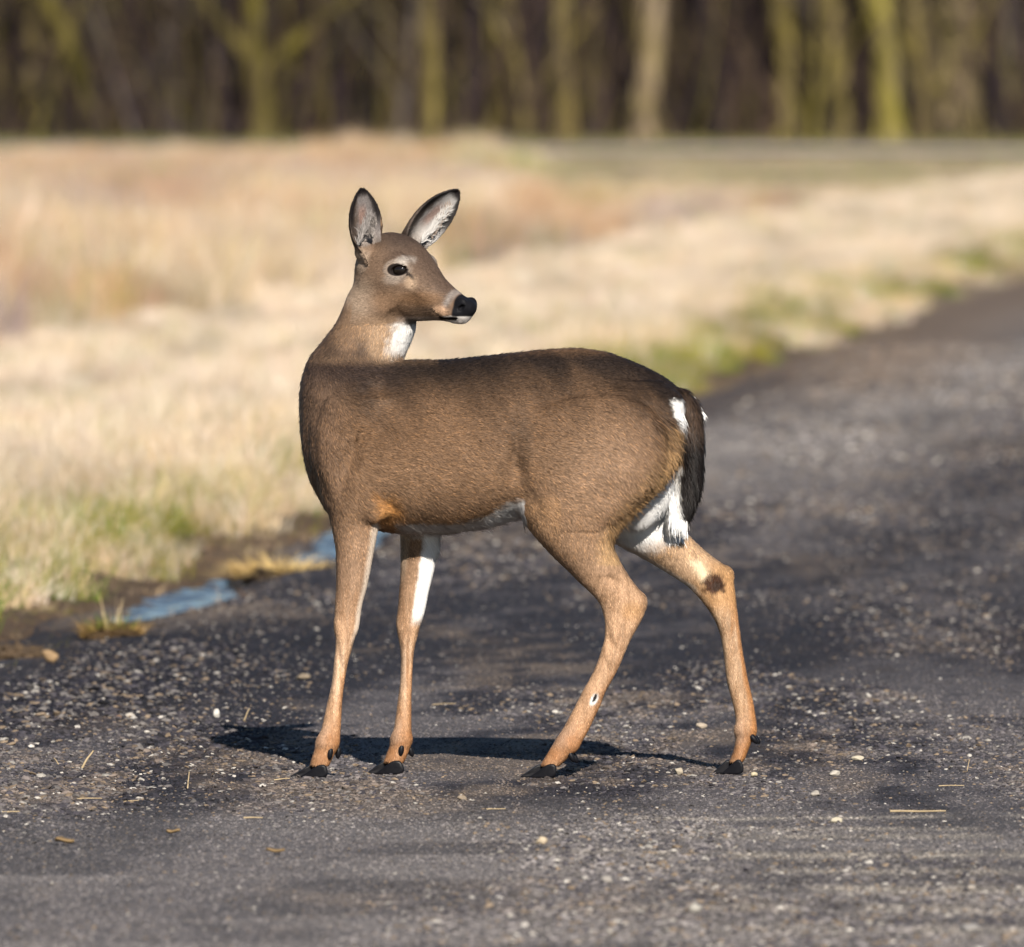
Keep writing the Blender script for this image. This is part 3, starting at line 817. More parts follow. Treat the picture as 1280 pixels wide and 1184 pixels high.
for sgn in (-1, 1):
    hball(EYE_U - 1, sgn * 29, 332, (17, 13, 8), 7)                  # brow
    hball(EYE_U, sgn * 31, 338, (15, 10.5, 6.5), 4)                  # lids
    hball(18, sgn * 26, 366, (26, 22, 8), 18)                        # cheek
    hball(EYE_U + 3, sgn * 35.5, 338.5, (11.5, 6.0, 6.0), 2.0, True, tilt=0.18)   # lid opening
    hball(123, sgn * 11, 380, (8, 8, 5), 4)                          # nostril wing
    hball(125, sgn * 13.5, 385, (5.5, 3.2, 4.5), 1.5, True, tilt=0.6)    # nostril
    hball(108, sgn * 13, 392, (12, 6.5, 5), 5)                       # upper lip
    hball(103, sgn * 16, 398.5, (15, 1.3, 5), 1.2, True, tilt=-0.05)  # mouth line
hball(128.5, 0, 384.5, (6, 8, 11), 5)
hball(113, 0, 400.2, (11, 4.2, 8), 3)                                # lower lip

# --- ears: thin cupped shells
def unit(v): v = np.array(v, float); return v / np.linalg.norm(v)
EARS = []
def ear(base, tip, nrm, hw, cup, sgn):
    b = np.array([base[0], base[2], GY - base[1]], float); e = np.array([tip[0], tip[2], GY - tip[1]], float)
    a = unit(e - b); ln = np.linalg.norm(e - b)
    n = np.array(nrm, float); n = unit(n - a * n.dot(a)); w = np.cross(a, n)
    lo = np.minimum(b, e) - 42; hi = np.maximum(b, e) + 42
    s, X, Y, Z = sub(lo[0], hi[0], lo[1], hi[1], lo[2], hi[2])
    px_, py_, pz_ = X - b[0], Y - b[1], Z - b[2]
    t_ = (px_ * a[0] + py_ * a[1] + pz_ * a[2]) / ln
    sw = px_ * w[0] + py_ * w[1] + pz_ * w[2]
    sn = px_ * n[0] + py_ * n[1] + pz_ * n[2]
    prof_t = [-0.12, 0.0, 0.15, 0.3, 0.45, 0.6, 0.75, 0.87, 0.95, 1.0]
    prof_w = [0.38, 0.50, 0.76, 0.94, 1.0, 0.95, 0.78, 0.54, 0.32, 0.10]
    ww = hw * pchip(prof_t, prof_w, t_)
    q = sw / ww
    cupd = cup * pchip([-0.12, 0, 0.25, 0.6, 1.0], [1.35, 1.3, 1.0, 0.6, 0.15], t_)
    mid = cupd * (np.minimum(q * q, 1.6) - 0.62) + 3.0 * t_ ** 2
    th = np.interp(t_, [0, 0.3, 1], [3.6, 2.0, 1.35])
    slope = np.sqrt(1 + (2 * cupd * np.abs(q) / ww) ** 2)
    f = np.maximum(np.abs(sn - mid) / slope - th, (np.abs(q) - 1) * ww * 0.8)
    f = np.maximum(f, np.maximum(t_ - 1, -0.12 - t_) * ln)
    put(s, f.astype(np.float32), 3.0)
    EARS.append((b, a, w, n, ln, hw, cup))
ear((459, 318, -8), (451, 237.5, -24), (0.42, -0.9, 0.0), 22.0, 13, -1)
ear((507, 309, 26), (571, 239.5, 34), (0.45, -0.80, -0.30), 25.0, 13, 1)
ball((457, 315, -6), (12, 12, 12), 6)
hx, hy, hz = head_xyz(-2, 24, 308); ball((hx, 308, hy), (13, 12, 13), 6)

# --- surface nets
def surface_nets(F):
    sgn = F < 0
    cnt = np.zeros(tuple(n - 1 for n in F.shape), np.uint8)
    for a in (0, 1):
        for b in (0, 1):
            for c in (0, 1):
                cnt += sgn[a:F.shape[0] - 1 + a, b:F.shape[1] - 1 + b, c:F.shape[2] - 1 + c]
    act = (cnt > 0) & (cnt < 8)
    I, J, K = np.nonzero(act)
    idx = np.full(act.shape, -1, np.int32); idx[I, J, K] = np.arange(len(I))
    acc = np.zeros((len(I), 3)); num = np.zeros(len(I))
    ax = (GX, GYY, GZ)
    corners = [(a, b, c) for a in (0, 1) for b in (0, 1) for c in (0, 1)]
    for p in corners:
        for dim in range(3):
            if p[dim]: continue
            q = list(p); q[dim] = 1
            fa = F[I + p[0], J + p[1], K + p[2]]; fb = F[I + q[0], J + q[1], K + q[2]]
            cr = (fa < 0) != (fb < 0)
            t_ = np.where(cr, fa / np.where(cr, fa - fb, 1), 0)
            A = [ax[0][I + p[0]], ax[1][J + p[1]], ax[2][K + p[2]]]
            Bq = [ax[0][I + q[0]], ax[1][J + q[1]], ax[2][K + q[2]]]
            for m_ in range(3):
                acc[:, m_] += np.where(cr, A[m_] + t_ * (Bq[m_] - A[m_]), 0)
            num += cr
    V = acc / num[:, None]
    Q = []
    for dim in range(3):
        n0, n1 = [m_ for m_ in range(3) if m_ != dim]
        sl0 = [slice(None)] * 3; sl1 = [slice(None)] * 3
        sl0[dim] = slice(0, -1); sl1[dim] = slice(1, None)
        ch = sgn[tuple(sl0)] != sgn[tuple(sl1)]
        E = np.array(np.nonzero(ch)).T
        ok = (E[:, n0] > 0) & (E[:, n1] > 0) & (E[:, n0] < F.shape[n0] - 1) & (E[:, n1] < F.shape[n1] - 1)
        E = E[ok]
        inside = sgn[E[:, 0], E[:, 1], E[:, 2]]
        def cell(o0, o1):
            C = E.copy(); C[:, n0] += o0; C[:, n1] += o1
            return idx[C[:, 0], C[:, 1], C[:, 2]]
        q = np.stack([cell(-1, -1), cell(0, -1), cell(0, 0), cell(-1, 0)], 1)
        flip = inside if dim != 1 else ~inside
        q[~flip] = q[~flip][:, ::-1]
        Q.append(q)
    return V, np.concatenate(Q)
BVt, BQ = surface_nets(FLD)
def vnormals(V, Q):
    n = np.cross(V[Q[:, 2]] - V[Q[:, 0]], V[Q[:, 3]] - V[Q[:, 1]])
    out = np.zeros_like(V)
    for k in range(4): np.add.at(out, Q[:, k], n)
    return out / (np.linalg.norm(out, axis=1)[:, None] + 1e-9)
for it in range(2):                                                  # light fairing
    acc = np.zeros_like(BVt); num = np.zeros(len(BVt))
    for a, b in ((0, 1), (1, 2), (2, 3), (3, 0)):
        for p_, q_ in ((a, b), (b, a)):
            np.add.at(acc, BQ[:, p_], BVt[BQ[:, q_]]); np.add.at(num, BQ[:, p_], 1)
    lam = 0.5 if it % 2 == 0 else -0.35
    BVt = BVt + lam * (acc / num[:, None] - BVt)
BN = vnormals(BVt, BQ)

# --- coat colours by place on the animal (linear reflectance)
C = lambda *v: np.array(v, float)
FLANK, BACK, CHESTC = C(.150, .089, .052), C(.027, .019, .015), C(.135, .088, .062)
LEGC, SHANK, WHITE = C(.430, .270, .165), C(.340, .170, .080), C(.84, .83, .82)
ORANGE, DARK, CREAM = C(.43, .21, .07), C(.018, .014, .013), C(.62, .48, .34)
FACE, NECKC, GREYF = C(.165, .108, .073), C(.220, .142, .088), C(.46, .40, .36)
def n3(P, s):
    return fbm(P[:, 0] * s + P[:, 1] * s * .7 + 50, P[:, 2] * s - P[:, 1] * s * .6 + 80, 3)
TORSO_T = np.array([(376, 470), (440, 451), (500, 452), (600, 448), (720, 437), (780, 450), (840, 480), (880, 505)], float)
BELLY = np.array([(376, 600), (430, 652), (480, 660), (500, 667), (560, 668), (600, 661), (640, 650), (690, 642)], float)
def coat(P, N):
    x, y, row = P[:, 0], P[:, 1], GY - P[:, 2]
    ay = np.abs(y); nz = N[:, 2]; ny = N[:, 1]
    c = np.tile(FLANK, (len(P), 1))
    def mx(col, t_):
        nonlocal c
        c = c + (col - c) * np.clip(t_, 0, 1)[:, None]
    wob = (n3(P, 0.035) - 0.5); wf = (n3(P, 0.15) - 0.5)
    # dark back, warm lower flank, greyer chest
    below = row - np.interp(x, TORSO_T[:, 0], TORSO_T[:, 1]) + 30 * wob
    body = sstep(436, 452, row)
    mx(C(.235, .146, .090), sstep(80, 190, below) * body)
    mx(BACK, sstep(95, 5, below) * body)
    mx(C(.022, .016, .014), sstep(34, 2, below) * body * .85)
    mx(CHESTC, sstep(450, 395, x) * body * .7)
    mx(C(.036, .025, .022), sstep(540, 450, x) * sstep(505, 458, row + 20 * wob) * body * .85)  # upper shoulder: dark fur with low-sun shade painted in
    mx(C(.300, .195, .128), sstep(90, 10, np.hypot((x - 745) / 1.0, (row - 590) / 1.1)) * .7)          # thigh
    mx(C(.10, .066, .045), sstep(26, 6, np.hypot((x - 650) / .8, (row - 545) / 2.6)) * .55)      # flank hollow
    # belly
    by = np.interp(x, BELLY[:, 0], BELLY[:, 1])
    under = (x > 400) & (x < 700) & (row > 560)
    mx(C(.36, .215, .115), sstep(-34, -9, row - by + 8 * wob) * under * (ay < 95) * (x > 480) * .75)
    torso_only = (x < 655) & (row < 676)
    mx(WHITE * .9, sstep(-17 - 12 * sstep(590, 645, x), -8 - 9 * sstep(590, 645, x), row - by + 8 * wf) * under * (x > 492) * torso_only)
    mx(WHITE * .85, sstep(-.75, -.95, nz) * under * torso_only * (row > 600) * (ay < 50) * (x > 492))
    mx(ORANGE * 1.35, sstep(32, 4, np.hypot((x - 486) / .8 , (row - 646) / 1.15) + 14 * wf) * .8 * (row < 668))
    mx(C(.30, .14, .045), sstep(11, 3, np.abs((row - 628) - (x - 478) * .75)) * sstep(512, 495, x) * sstep(458, 472, x) * .6)
    # legs
    fore_n = (x < 480) & (y < -8) & (row > 600)
    leg = sstep(630, 690, row) * ((x < 600) | (x > 640))
    fore = leg * (x < 600)
    mx(C(.250, .158, .100), fore * .9)
    mx(LEGC, fore * sstep(720, 800, row))
    hind_n = sstep(600, 700, row) * (x > 640) * (y < 0)
    mx(C(.285, .180, .112), hind_n * .9)
    mx(LEGC, sstep(690, 770, row) * (x > 640) * (y < 0))
    hind_f = sstep(630, 665, row) * (x > 640) * (y > 0)
    mx(C(.40, .265, .165), hind_f); 
    streak = (fbm(x * .22 + y * .1 + 9, row * .025 + y * .12, 3) - .5) * sstep(660, 700, row)
    c = c * (1 + .55 * streak)[:, None]
    mx(C(.20, .125, .080), fore * sstep(.1, -.8, N[:, 0]) * sstep(790, 700, row) * .7)  # front edges darkened: leg shading put into the coat colour
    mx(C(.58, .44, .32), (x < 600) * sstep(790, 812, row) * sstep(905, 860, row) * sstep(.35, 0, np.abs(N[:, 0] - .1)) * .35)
    mx(C(.22, .11, .05), sstep(.12, .02, np.abs(streak + .12)) * sstep(700, 760, row) * .35)
    # leg: inner white of the far foreleg, rear edges painted lighter like sunlit sides
    lf_c = np.interp(row, [670, 722, 789, 850], [531, 525, 514, 508])
    inner_f = (x > 480) & (x < 570) & (y > 5)
    mx(WHITE, inner_f * sstep(lf_c - 5, lf_c + 2, x + 3 * wf) * sstep(665, 672, row) * sstep(788, 768, row) * sstep(.5, .1, ny))
    mx(C(.52, .40, .29), inner_f * sstep(lf_c - 16, lf_c - 22, x) * sstep(665, 672, row) * sstep(740, 700, row) * .5)
    near_rear = (x < 480) * (y < -8) * sstep(700, 740, row)
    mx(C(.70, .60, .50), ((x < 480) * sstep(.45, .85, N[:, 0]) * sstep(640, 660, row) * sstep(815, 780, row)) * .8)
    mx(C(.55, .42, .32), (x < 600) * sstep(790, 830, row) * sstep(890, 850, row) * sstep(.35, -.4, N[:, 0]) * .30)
    # thigh fringe, white inner hams
    ham = (x > 740) & (row > 560) & (row < 705)
    edge = np.interp(row, [540, 562, 580, 600, 620, 640, 660, 680], [856, 850, 842, 829, 811, 792, 776, 768])
    mx(C(.36, .23, .12), (y < 0) * sstep(30, 8, edge - x) * ham * .85)
    mx(C(.26, .165, .085), (y < 0) * sstep(0, 0.6, N[:, 0]) * sstep(40, 15, edge - x) * (row > 530) * (row < 680) * (x > 760) * .6)
    medial = (y > -44) & (y < 40) & ~((y < -26) & (x > edge - 9)) & (x > 730) & (row > 570) & (row < 700)
    mx(WHITE, medial * sstep(48, 38, ay) * sstep(575, 590, row) * sstep(712, 660, row + .42 * (x - 790) + 14 * wf))
    mx(WHITE, (x > 745) * (y > -6) * (ny < .35) * sstep(570, 585, row) * sstep(712, 660, row + .42 * (x - 790) + 14 * wf) * (y < 60))
    mx(C(.66, .56, .46), (y > 0) * (x > 760) * (x < 880) * sstep(.1, -.5, nz) * sstep(660, 672, row) * sstep(750, 735, row) * sstep(16, 6, x - np.interp(row, [680, 701, 737, 759], [766, 802, 860, 879])) * .9)
    mx(WHITE, (y < -16) * sstep(835, 842, x + 3 * wf - .25 * (row - 510)) * sstep(496, 503, row + 4 * wf) * sstep(536, 526, row + 6 * wf) * (x < 858))
    ca_, sa_ = math.cos(-.5), math.sin(-.5)
    sx_, sz_ = x - 808, 622 - row
    qs = np.sqrt(((sx_ * ca_ + sz_ * sa_) / 27) ** 2 + ((y + 10) / 24) ** 2 + ((-sx_ * sa_ + sz_ * ca_) / 46) ** 2)
    mx(WHITE, sstep(1.45, 1.25, qs + .2 * wf) * sstep(-40, -34, y) * sstep(566, 580, row + 6 * wf))
    mx(WHITE, (y > -34) * (y < 30) * (x > 770) * (x < 850) * sstep(572, 584, row + 6 * wf) * sstep(690, 668, row + .2 * (x - 790) + 10 * wf))
    # tail
    tl = (ay < 26) & (x > 832) & (row > 484) & (row < 672)
    te = np.interp(row, [490, 505, 530, 560, 600, 630, 650, 668], [846, 853, 855, 852, 851, 850, 853, 858])
    dk = sstep(-4, 3, x - te + 5 * wf)
    mx(WHITE, tl * sstep(2, -4, x - te) * sstep(494, 502, row) * (row < 545) * (N[:, 1] < .3))
    mx(WHITE, tl * sstep(574, 586, row))
    mx(C(.060, .040, .030), tl * dk * (row < 600))
    mx(C(.010, .008, .008), tl * dk * sstep(515, 565, row) * sstep(654, 644, row + 6 * wf))
    mx(WHITE, tl * sstep(.2, .6, ny) * sstep(488, 494, row) * sstep(535, 515, row) * (x > 855))
    # feet
    mx(SHANK, sstep(850, 940, row) * (.45 + .4 * sstep(-.2, .3, wf)))
    mx(C(.27, .125, .055), sstep(905, 925, row) * sstep(965, 945, row) * .5 * (1 + wf))
    mx(C(.45, .33, .25), sstep(890, 915, row + 20 * wf) * sstep(940, 925, row) * sstep(.2, -.5, N[:, 0]) * .35)
    mx(C(.09, .045, .025), sstep(946, 962, row + 8 * wf) * .5)
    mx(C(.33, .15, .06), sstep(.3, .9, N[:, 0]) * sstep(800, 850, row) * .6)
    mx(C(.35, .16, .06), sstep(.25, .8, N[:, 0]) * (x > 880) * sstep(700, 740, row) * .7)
    # hocks and glands
    mx(C(.44, .25, .115), sstep(20, 6, np.hypot((x - 790) / 1, (row - 762) / .9)) * (y < -20) * .55)
    g = np.hypot((x - 889) * 1.0 - (row - 722) * .5, (row - 722) * .8)
    far_in = (y > 14) & (ny < 0.2)
    mx(C(.40, .225, .10), far_in * sstep(46, 12, np.hypot(x - 902, row - 735) + 16 * wf) * .8)
    mx(C(.72, .58, .40), far_in * .85 * sstep(16, 0, np.abs((x - 876) - (row - 714) * .6) + 8 * wf) * sstep(20, 8, np.abs(row - 717)))
    mx(C(.048, .020, .010), far_in * sstep(18, 8, np.hypot((x - 893) * (1 + .3 * wob), (row - 733)) + 13 * wf))
    mx(C(.030, .014, .008), far_in * sstep(10, 4, np.hypot((x - 898) / 1.1, (row - 735) / .9)))
    out_n = (y < -48)
    mx(WHITE * .8, out_n * sstep(9, 4, 3 * wf +  np.hypot((x - 742.5) * 1.5 + (row - 873) * .5, (row - 873) * .9)))
    mx(DARK, out_n * sstep(4, 2.2, np.hypot((x - 743) * 1.4 + (row - 871) * .5, (row - 871) * .55)))
    # neck
    nk = sstep(462, 440, row) * (x < 545)
    mx(NECKC, nk)
    mx(C(.050, .034, .026), nk * sstep(402, 440, row + .30 * (430 - x) + 14 * wf) * sstep(512, 462, x + 16 * wf - .5 * (row - 430)) * .92)
    mx(C(.12, .078, .055), nk * sstep(20, 0, x - np.interp(row, [345, 385, 424, 450], [441, 429, 407, 386])) * sstep(370, 400, row) * .8)
    mx(C(.42, .335, .265), nk * sstep(20, 8, np.abs(x - (446 + (row - 350) * -.03))) * sstep(395, 360, row) * .75)
    mx(C(.17, .11, .072), nk * sstep(24, 10, np.hypot((x - 433) / 1, (row - 415) / 1.6)) * .7)
    mx(C(.33, .225, .145), nk * sstep(25, 8, np.hypot((x - 478), (row - 430) / 1.6)) * .7)
    # head
    u, v = head_uv(x, y); av = np.abs(v)
    hd = np.where(u < 30, sstep(411, 384, row + 8 * wf), sstep(408, 402, row)) * sstep(-62, -46, u) * (row < 410) * (row > 285) * ~((u < -20) & (row > 372))
    mx(FACE, hd)
    mx(C(.085, .058, .045), hd * sstep(.05, .6, nz) * sstep(0, 50, u) * .8)           # darker forehead and bridge
    mx(C(.050, .036, .030), hd * sstep(318, 300, row) * .75)
    mx(C(.25, .155, .095), hd * sstep(26, 8, np.hypot((u - 32) / 1.5, (row - 378) / .8)) * .8)   # cheek
    mx(C(.205, .115, .060), hd * sstep(20, 6, np.hypot((u - 72) / 2, (row - 374) / .7)) * .7)
    mx(C(.30, .225, .165), hd * sstep(30, 0, u + 10) * sstep(335, 365, row) * .8)
    mx(C(.40, .31, .235), hd * sstep(20, 8, np.hypot(u + 14, (row - 327))) * .7)
    mx(C(.50, .43, .37), hd * sstep(4.5, 1, np.abs(np.hypot((u - EYE_U) / 1.4, (row - EYE_R + .5) / 1.0) - 10.0)) * (av > 14) * .35)
    mx(C(.60, .55, .50), hd * sstep(8, 1, np.hypot((u - 51) / 1.6, row - 327.5) + 4 * wf) * (av > 14) * .5)
    mx(C(.34, .29, .25), hd * sstep(11, 3, np.hypot((u - 40) / 1.8, row - 349) + 4 * wf) * (av > 14) * .5)
    mx(C(.64, .47, .32), hd * sstep(11, 1, np.hypot((u - 61), (row - 354) / 1.3) + 5 * wf) * .42)
    mx(DARK, hd * sstep(10.6, 9.0, np.hypot((u - EYE_U - 1) / 1.45, (row - EYE_R) / .82)) * (av > 22))
    mx(DARK, hd * sstep(3, 1.5, np.abs((row - 343) - (u - 58) * .9)) * sstep(54, 56, u) * sstep(66, 62, u) * (av > 15) * .9)
    mx(C(.25, .215, .195), hd * sstep(8, 0, np.abs(u - 108 + (row - 372) * .4)) * sstep(392, 378, row))       # pale band behind the nose
    mx(C(.62, .40, .26), hd * sstep(11, 4, np.hypot((u - 96) / 1.4, row - 390)) * .85)
    mx(C(.80, .78, .76), hd * sstep(394, 397, row) * sstep(96, 104, u))
    mx(C(.55, .46, .40), hd * sstep(394, 400, row) * sstep(20, 45, u) * .5)
    mx(DARK, hd * sstep(2.6, 1.2, np.abs(row - 398.2)) * (u > 90) * (u < 118) * (av > 5))
    mx(DARK, hd * sstep(2.6, 1.2, np.abs((u - 86) - (row - 389) * .9)) * (row > 386) * (row < 398) * .9)
    mx(C(.009, .009, .011), sstep(112, 115, u + (row - 384) * .12) * sstep(397, 395, row) * (row > 360) * (row < 400))
    # white throat
    mx(WHITE, sstep(401, 407, row) * sstep(452, 430, row + 16 * wf) * sstep(478, 503, x + (row - 425) * .35 + 16 * wf) * (x < 535) * (y < 60))
    mx(C(.08, .065, .055), sstep(6, 2, np.abs(row - 402.5)) * sstep(505, 510, x) * sstep(526, 520, x) * .8)
    # ears
    for b, a, w, n, ln, hw, cup in EARS:
        rel = P[:, [0, 1, 2]] - b
        t_ = rel @ a / ln; q = rel @ w / hw; sn = rel @ n
        isear = (t_ > 0.03) & (t_ < 1.06) & (np.abs(q) < 1.15) & (np.abs(sn) < 26) & (row < np.where(b[1] < 5, 312 + 10 * wf - .35 * np.maximum(x - 458, 0) * 1.2, 322)) & ((b[1] > 5) | (x < 476))
        inner = (N @ n) > 0.05
        pw = np.interp(t_, [0, .15, .3, .45, .6, .75, .87, .95, 1], [.5, .76, .94, 1, .95, .78, .54, .32, .1])
        rim = sstep(.50, .82, np.abs(q) / pw)
        inn = isear * inner * (np.abs(q) < pw * 1.05)
        mx(C(.105, .078, .062), isear * sstep(.06, .16, t_) * 1.0)
        mx(C(.045, .034, .030), isear * sstep(.35, .9, t_) * .9)
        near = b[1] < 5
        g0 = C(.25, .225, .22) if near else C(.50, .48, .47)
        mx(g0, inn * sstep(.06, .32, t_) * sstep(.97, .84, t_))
        mx(C(.33, .205, .165), inn * sstep(.40, .08, np.abs(q + .05)) * sstep(.25, .45, t_) * sstep(.8, .6, t_) * .75)
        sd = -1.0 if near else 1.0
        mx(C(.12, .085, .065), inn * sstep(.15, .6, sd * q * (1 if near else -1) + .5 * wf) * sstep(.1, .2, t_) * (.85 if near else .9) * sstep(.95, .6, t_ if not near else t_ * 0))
        mx(C(.62, .55, .50), inn * sstep(.45, .25, t_) * sstep(.08, .22, t_) * sstep(.7, .2, np.abs(q)) * .35)
        mx(C(.018, .015, .016), isear * np.maximum(rim * sstep(.25, .6, t_), sstep(.84, .95, t_)) * inner * .95)
    c = c * np.where((c.mean(1) > .5), .95, .88)[:, None]
    c = c * (1 + np.where(row < 700, .40, .2) * wob + 0.16 * wf)[:, None]
    return np.clip(c, .004, .95)

DEER = empty('deer', (0, CAM_D, 0))
def to_m(P):
    return np.stack([(P[:, 0] - 640) * PX, P[:, 1] * PX, P[:, 2] * PX], 1)
t = NT('deer_hide')
nv = t.n('ShaderNodeTexVoronoi'); nv.inputs['Scale'].default_value = 420; t.l(t.pos(), nv.inputs['Vector'])
b = t.bsdf(t.attr('col'), t.ramp(t.attr('col'), [(.011, .45), (.0135, .85)]), 0.05, t.bump(nv.outputs['Distance'], .35, .0012))
M_hide = t.m
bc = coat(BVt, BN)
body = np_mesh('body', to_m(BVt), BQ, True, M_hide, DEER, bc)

# --- fur: short strands lying along the coat
def flow(P, N):
    x, y, row = P[:, 0], P[:, 1], GY - P[:, 2]
    d = np.tile(C(1.0, 0.0, -0.35), (len(P), 1))
    def to(vec, t_):
        nonlocal d
        d = d + (np.array(vec) - d) * np.clip(t_, 0, 1)[:, None]
    to((.35, 0, -1), sstep(470, 400, x) * sstep(430, 480, row))
    to((.45, 0, -1), sstep(600, 680, row))
    to((.9, 0, -.9), sstep(700, 800, x) * sstep(680, 600, row))
    to((.1, 0, -1), sstep(660, 720, row))
    to((-.25, 0, -1), sstep(462, 440, row) * (x < 545))
    to((.15, 0, -1), (x > 832) * (row > 484) * (row < 672) * (np.abs(y) < 26))
    u, v = head_uv(x, y)
    hd = sstep(412, 402, row) * ((u > -20) | (row < 372))
    d = np.where((hd > .5)[:, None], C(-CT, ST, -.25)[None, :], d)
    for b_, a, w, n, ln, hw, cup in EARS:
        rel = P - b_; t_ = rel @ a / ln
        m_ = (t_ > .05) & (np.abs(rel @ w) < hw * 1.1) & (np.abs(rel @ n) < 26) & (row < 318)
        d = np.where(m_[:, None], a[None, :], d)
    sw = sstep(690, 620, row) * sstep(405, 440, row)
    d = d + (np.stack([n3(P, .05) - .5, n3(P + 300, .05) - .5, n3(P + 700, .045) - .5], 1) * .9 * sw[:, None])
    d = d + rng.normal(0, .2, d.shape)
    d = d - N * (d * N).sum(1)[:, None]
    return d / (np.linalg.norm(d, axis=1)[:, None] + 1e-9)

tri = np.concatenate([BQ[:, [0, 1, 2]], BQ[:, [0, 2, 3]]])
A_, B_, C_ = BVt[tri[:, 0]], BVt[tri[:, 1]], BVt[tri[:, 2]]
area = np.linalg.norm(np.cross(B_ - A_, C_ - A_), axis=1) / 2
cen = (A_ + B_ + C_) / 3; crow = GY - cen[:, 2]
wgt = area * np.where(crow < 410, 2.2, np.where(crow > 760, 1.5, 1.0))
wgt = wgt * np.where((np.abs(cen[:, 1]) < 26) & (cen[:, 0] > 832) & (crow > 484) & (crow < 672), 2.0, 1.0)
wgt[crow > 956.5] = 0
NH = 600000
pick = np.searchsorted(np.cumsum(wgt) / wgt.sum(), rng.random(NH)).clip(0, len(tri) - 1)
r1 = np.sqrt(rng.random(NH)); r2 = rng.random(NH)
wa, wb, wc = (1 - r1)[:, None], (r1 * (1 - r2))[:, None], (r1 * r2)[:, None]
tp = tri[pick]
HP = BVt[tp[:, 0]] * wa + BVt[tp[:, 1]] * wb + BVt[tp[:, 2]] * wc
HN = BN[tp[:, 0]] * wa + BN[tp[:, 1]] * wb + BN[tp[:, 2]] * wc
HN /= np.linalg.norm(HN, axis=1)[:, None] + 1e-9
hx, hy, hr = HP[:, 0], HP[:, 1], GY - HP[:, 2]
hu, hv = head_uv(hx, hy)
nose = (hu > 111 - (hr - 384) * .12) & (hr < 398) & (hr > 360)
eyez = (np.hypot((hu - EYE_U - 1) / 1.45, (hr - EYE_R) / .82) < 10.5) & (np.abs(hv) > 20)
ok = ~nose & ~eyez
HP, HN, hx, hy, hr, hu = (q[ok] for q in (HP, HN, hx, hy, hr, hu)); NH = len(HP)
HD = flow(HP, HN)
jr = hr + rng.normal(0, 14, NH)
ln = np.interp(jr, [398, 430, 470, 600, 690, 760, 960], [3.2, 4.2, 4.6, 4.6, 3.8, 3.0, 2.6])
tailz = (np.abs(hy) < 26) & (hx > 832) & (hr > 484) & (hr < 672)
ln = np.where(tailz, 11.0, ln)
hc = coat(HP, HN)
lum = hc.mean(1)
bell = (hx > 485) & (hx < 660) & (hr > 640) & (hr < 690) & (lum > .4)
ln = np.where(bell, 11.0, ln)
hamz = (hx > 740) & (hr > 600) & (hr < 690) & (lum > .4) & ~tailz
ln = np.where(hamz, 6.0, ln)
fringe = (hx > 760) & (hr > 520) & (hr < 680) & (HN[:, 0] > .35) & (hy < -36) & ~tailz
ln = np.where(fringe, 12.0, ln)
guard = (rng.random(NH) < .07) & (hr > 405) & (hr < 700)
ln = ln * rng.uniform(.6, 1.25, NH) * np.where(guard, 1.5, 1)
lift = np.where(tailz, .10, np.interp(hr, [400, 600, 690], [.17, .2, .14])) * rng.uniform(.4, 1.6, NH) * np.where(guard, 1.7, 1)
def extra(n, p0, p1, yr, direc, length, spread, col, thick=.34):
    global HP, HN, HD, ln, lift, hc, lum, tailz, bell, hr, NH
    q = rng.random((n, 1))
    P_ = np.concatenate([np.array(p0) + (np.array(p1) - np.array(p0)) * q + rng.normal(0, 1.2, (n, 2)), rng.uniform(*yr, (n, 1))], 1)
    P_ = np.stack([P_[:, 0], P_[:, 2], GY - P_[:, 1]], 1)
    D_ = np.array(direc, float) + rng.normal(0, spread, (n, 3)); D_ /= np.linalg.norm(D_, axis=1)[:, None]
    HP = np.concatenate([HP, P_]); HN = np.concatenate([HN, np.tile(C(.3, -.9, 0), (n, 1))]); HD = np.concatenate([HD, D_])
    ln = np.concatenate([ln, length * rng.uniform(.6, 1.2, n)]); lift = np.concatenate([lift, rng.uniform(0, .12, n)])
    hc = np.concatenate([hc, np.tile(np.array(col, float), (n, 1))]); lum = np.concatenate([lum, np.full(n, np.mean(col))])
    tailz = np.concatenate([tailz, np.ones(n, bool)]); bell = np.concatenate([bell, np.zeros(n, bool)])
    hr = np.concatenate([hr, GY - P_[:, 2]]); NH += n
WH = (.84, .84, .84); BK = (.010, .009, .009)
extra(260, (447, 308), (462, 276), (-30, -20), (.12, -.25, 1), 15, .25, (.26, .24, .23))
extra(160, (466, 300), (470, 276), (-30, -20), (-.35, -.3, .8), 12, .25, (.24, .215, .20))
extra(420, (527, 305), (556, 268), (18, 30), (.5, -.25, .8), 15, .25, (.60, .58, .56))
extra(200, (540, 300), (562, 262), (20, 32), (-.1, -.25, .9), 12, .25, (.30, .24, .20))
extra(760, (840, 498), (849, 518), (-56, -28), (.16, 0, -1), 15, .14, WH)
extra(650, (858, 493), (874, 515), (-2, 14), (.5, .1, -.9), 13, .2, WH)
extra(2300, (834, 580), (842, 640), (-15, 8), (.02, 0, -1), 27, .07, WH)
extra(1500, (838, 630), (856, 654), (-10, 6), (.02, 0, -1), 17, .09, WH)
extra(900, (856, 540), (871, 605), (-15, 12), (.0, 0, -1), 22, .05, BK)
extra(400, (858, 608), (868, 626), (-12, 10), (-.15, 0, -1), 18, .06, BK)
extra(700, (782, 650), (830, 592), (-8, 6), (.1, 0, -1), 12, .2, (.7, .68, .64))
ts = np.array([0, .35, .7, 1.0])
PTS = HP[:, None, :] + HD[:, None, :] * (ln[:, None] * ts[None, :])[..., None] + HN[:, None, :] * ((lift * ln)[:, None] * (ts * (1.35 - .55 * ts))[None, :])[..., None]
PTS[..., 2] -= (np.where(tailz | bell, .10, .03) * ln)[:, None] * ts[None, :] ** 2
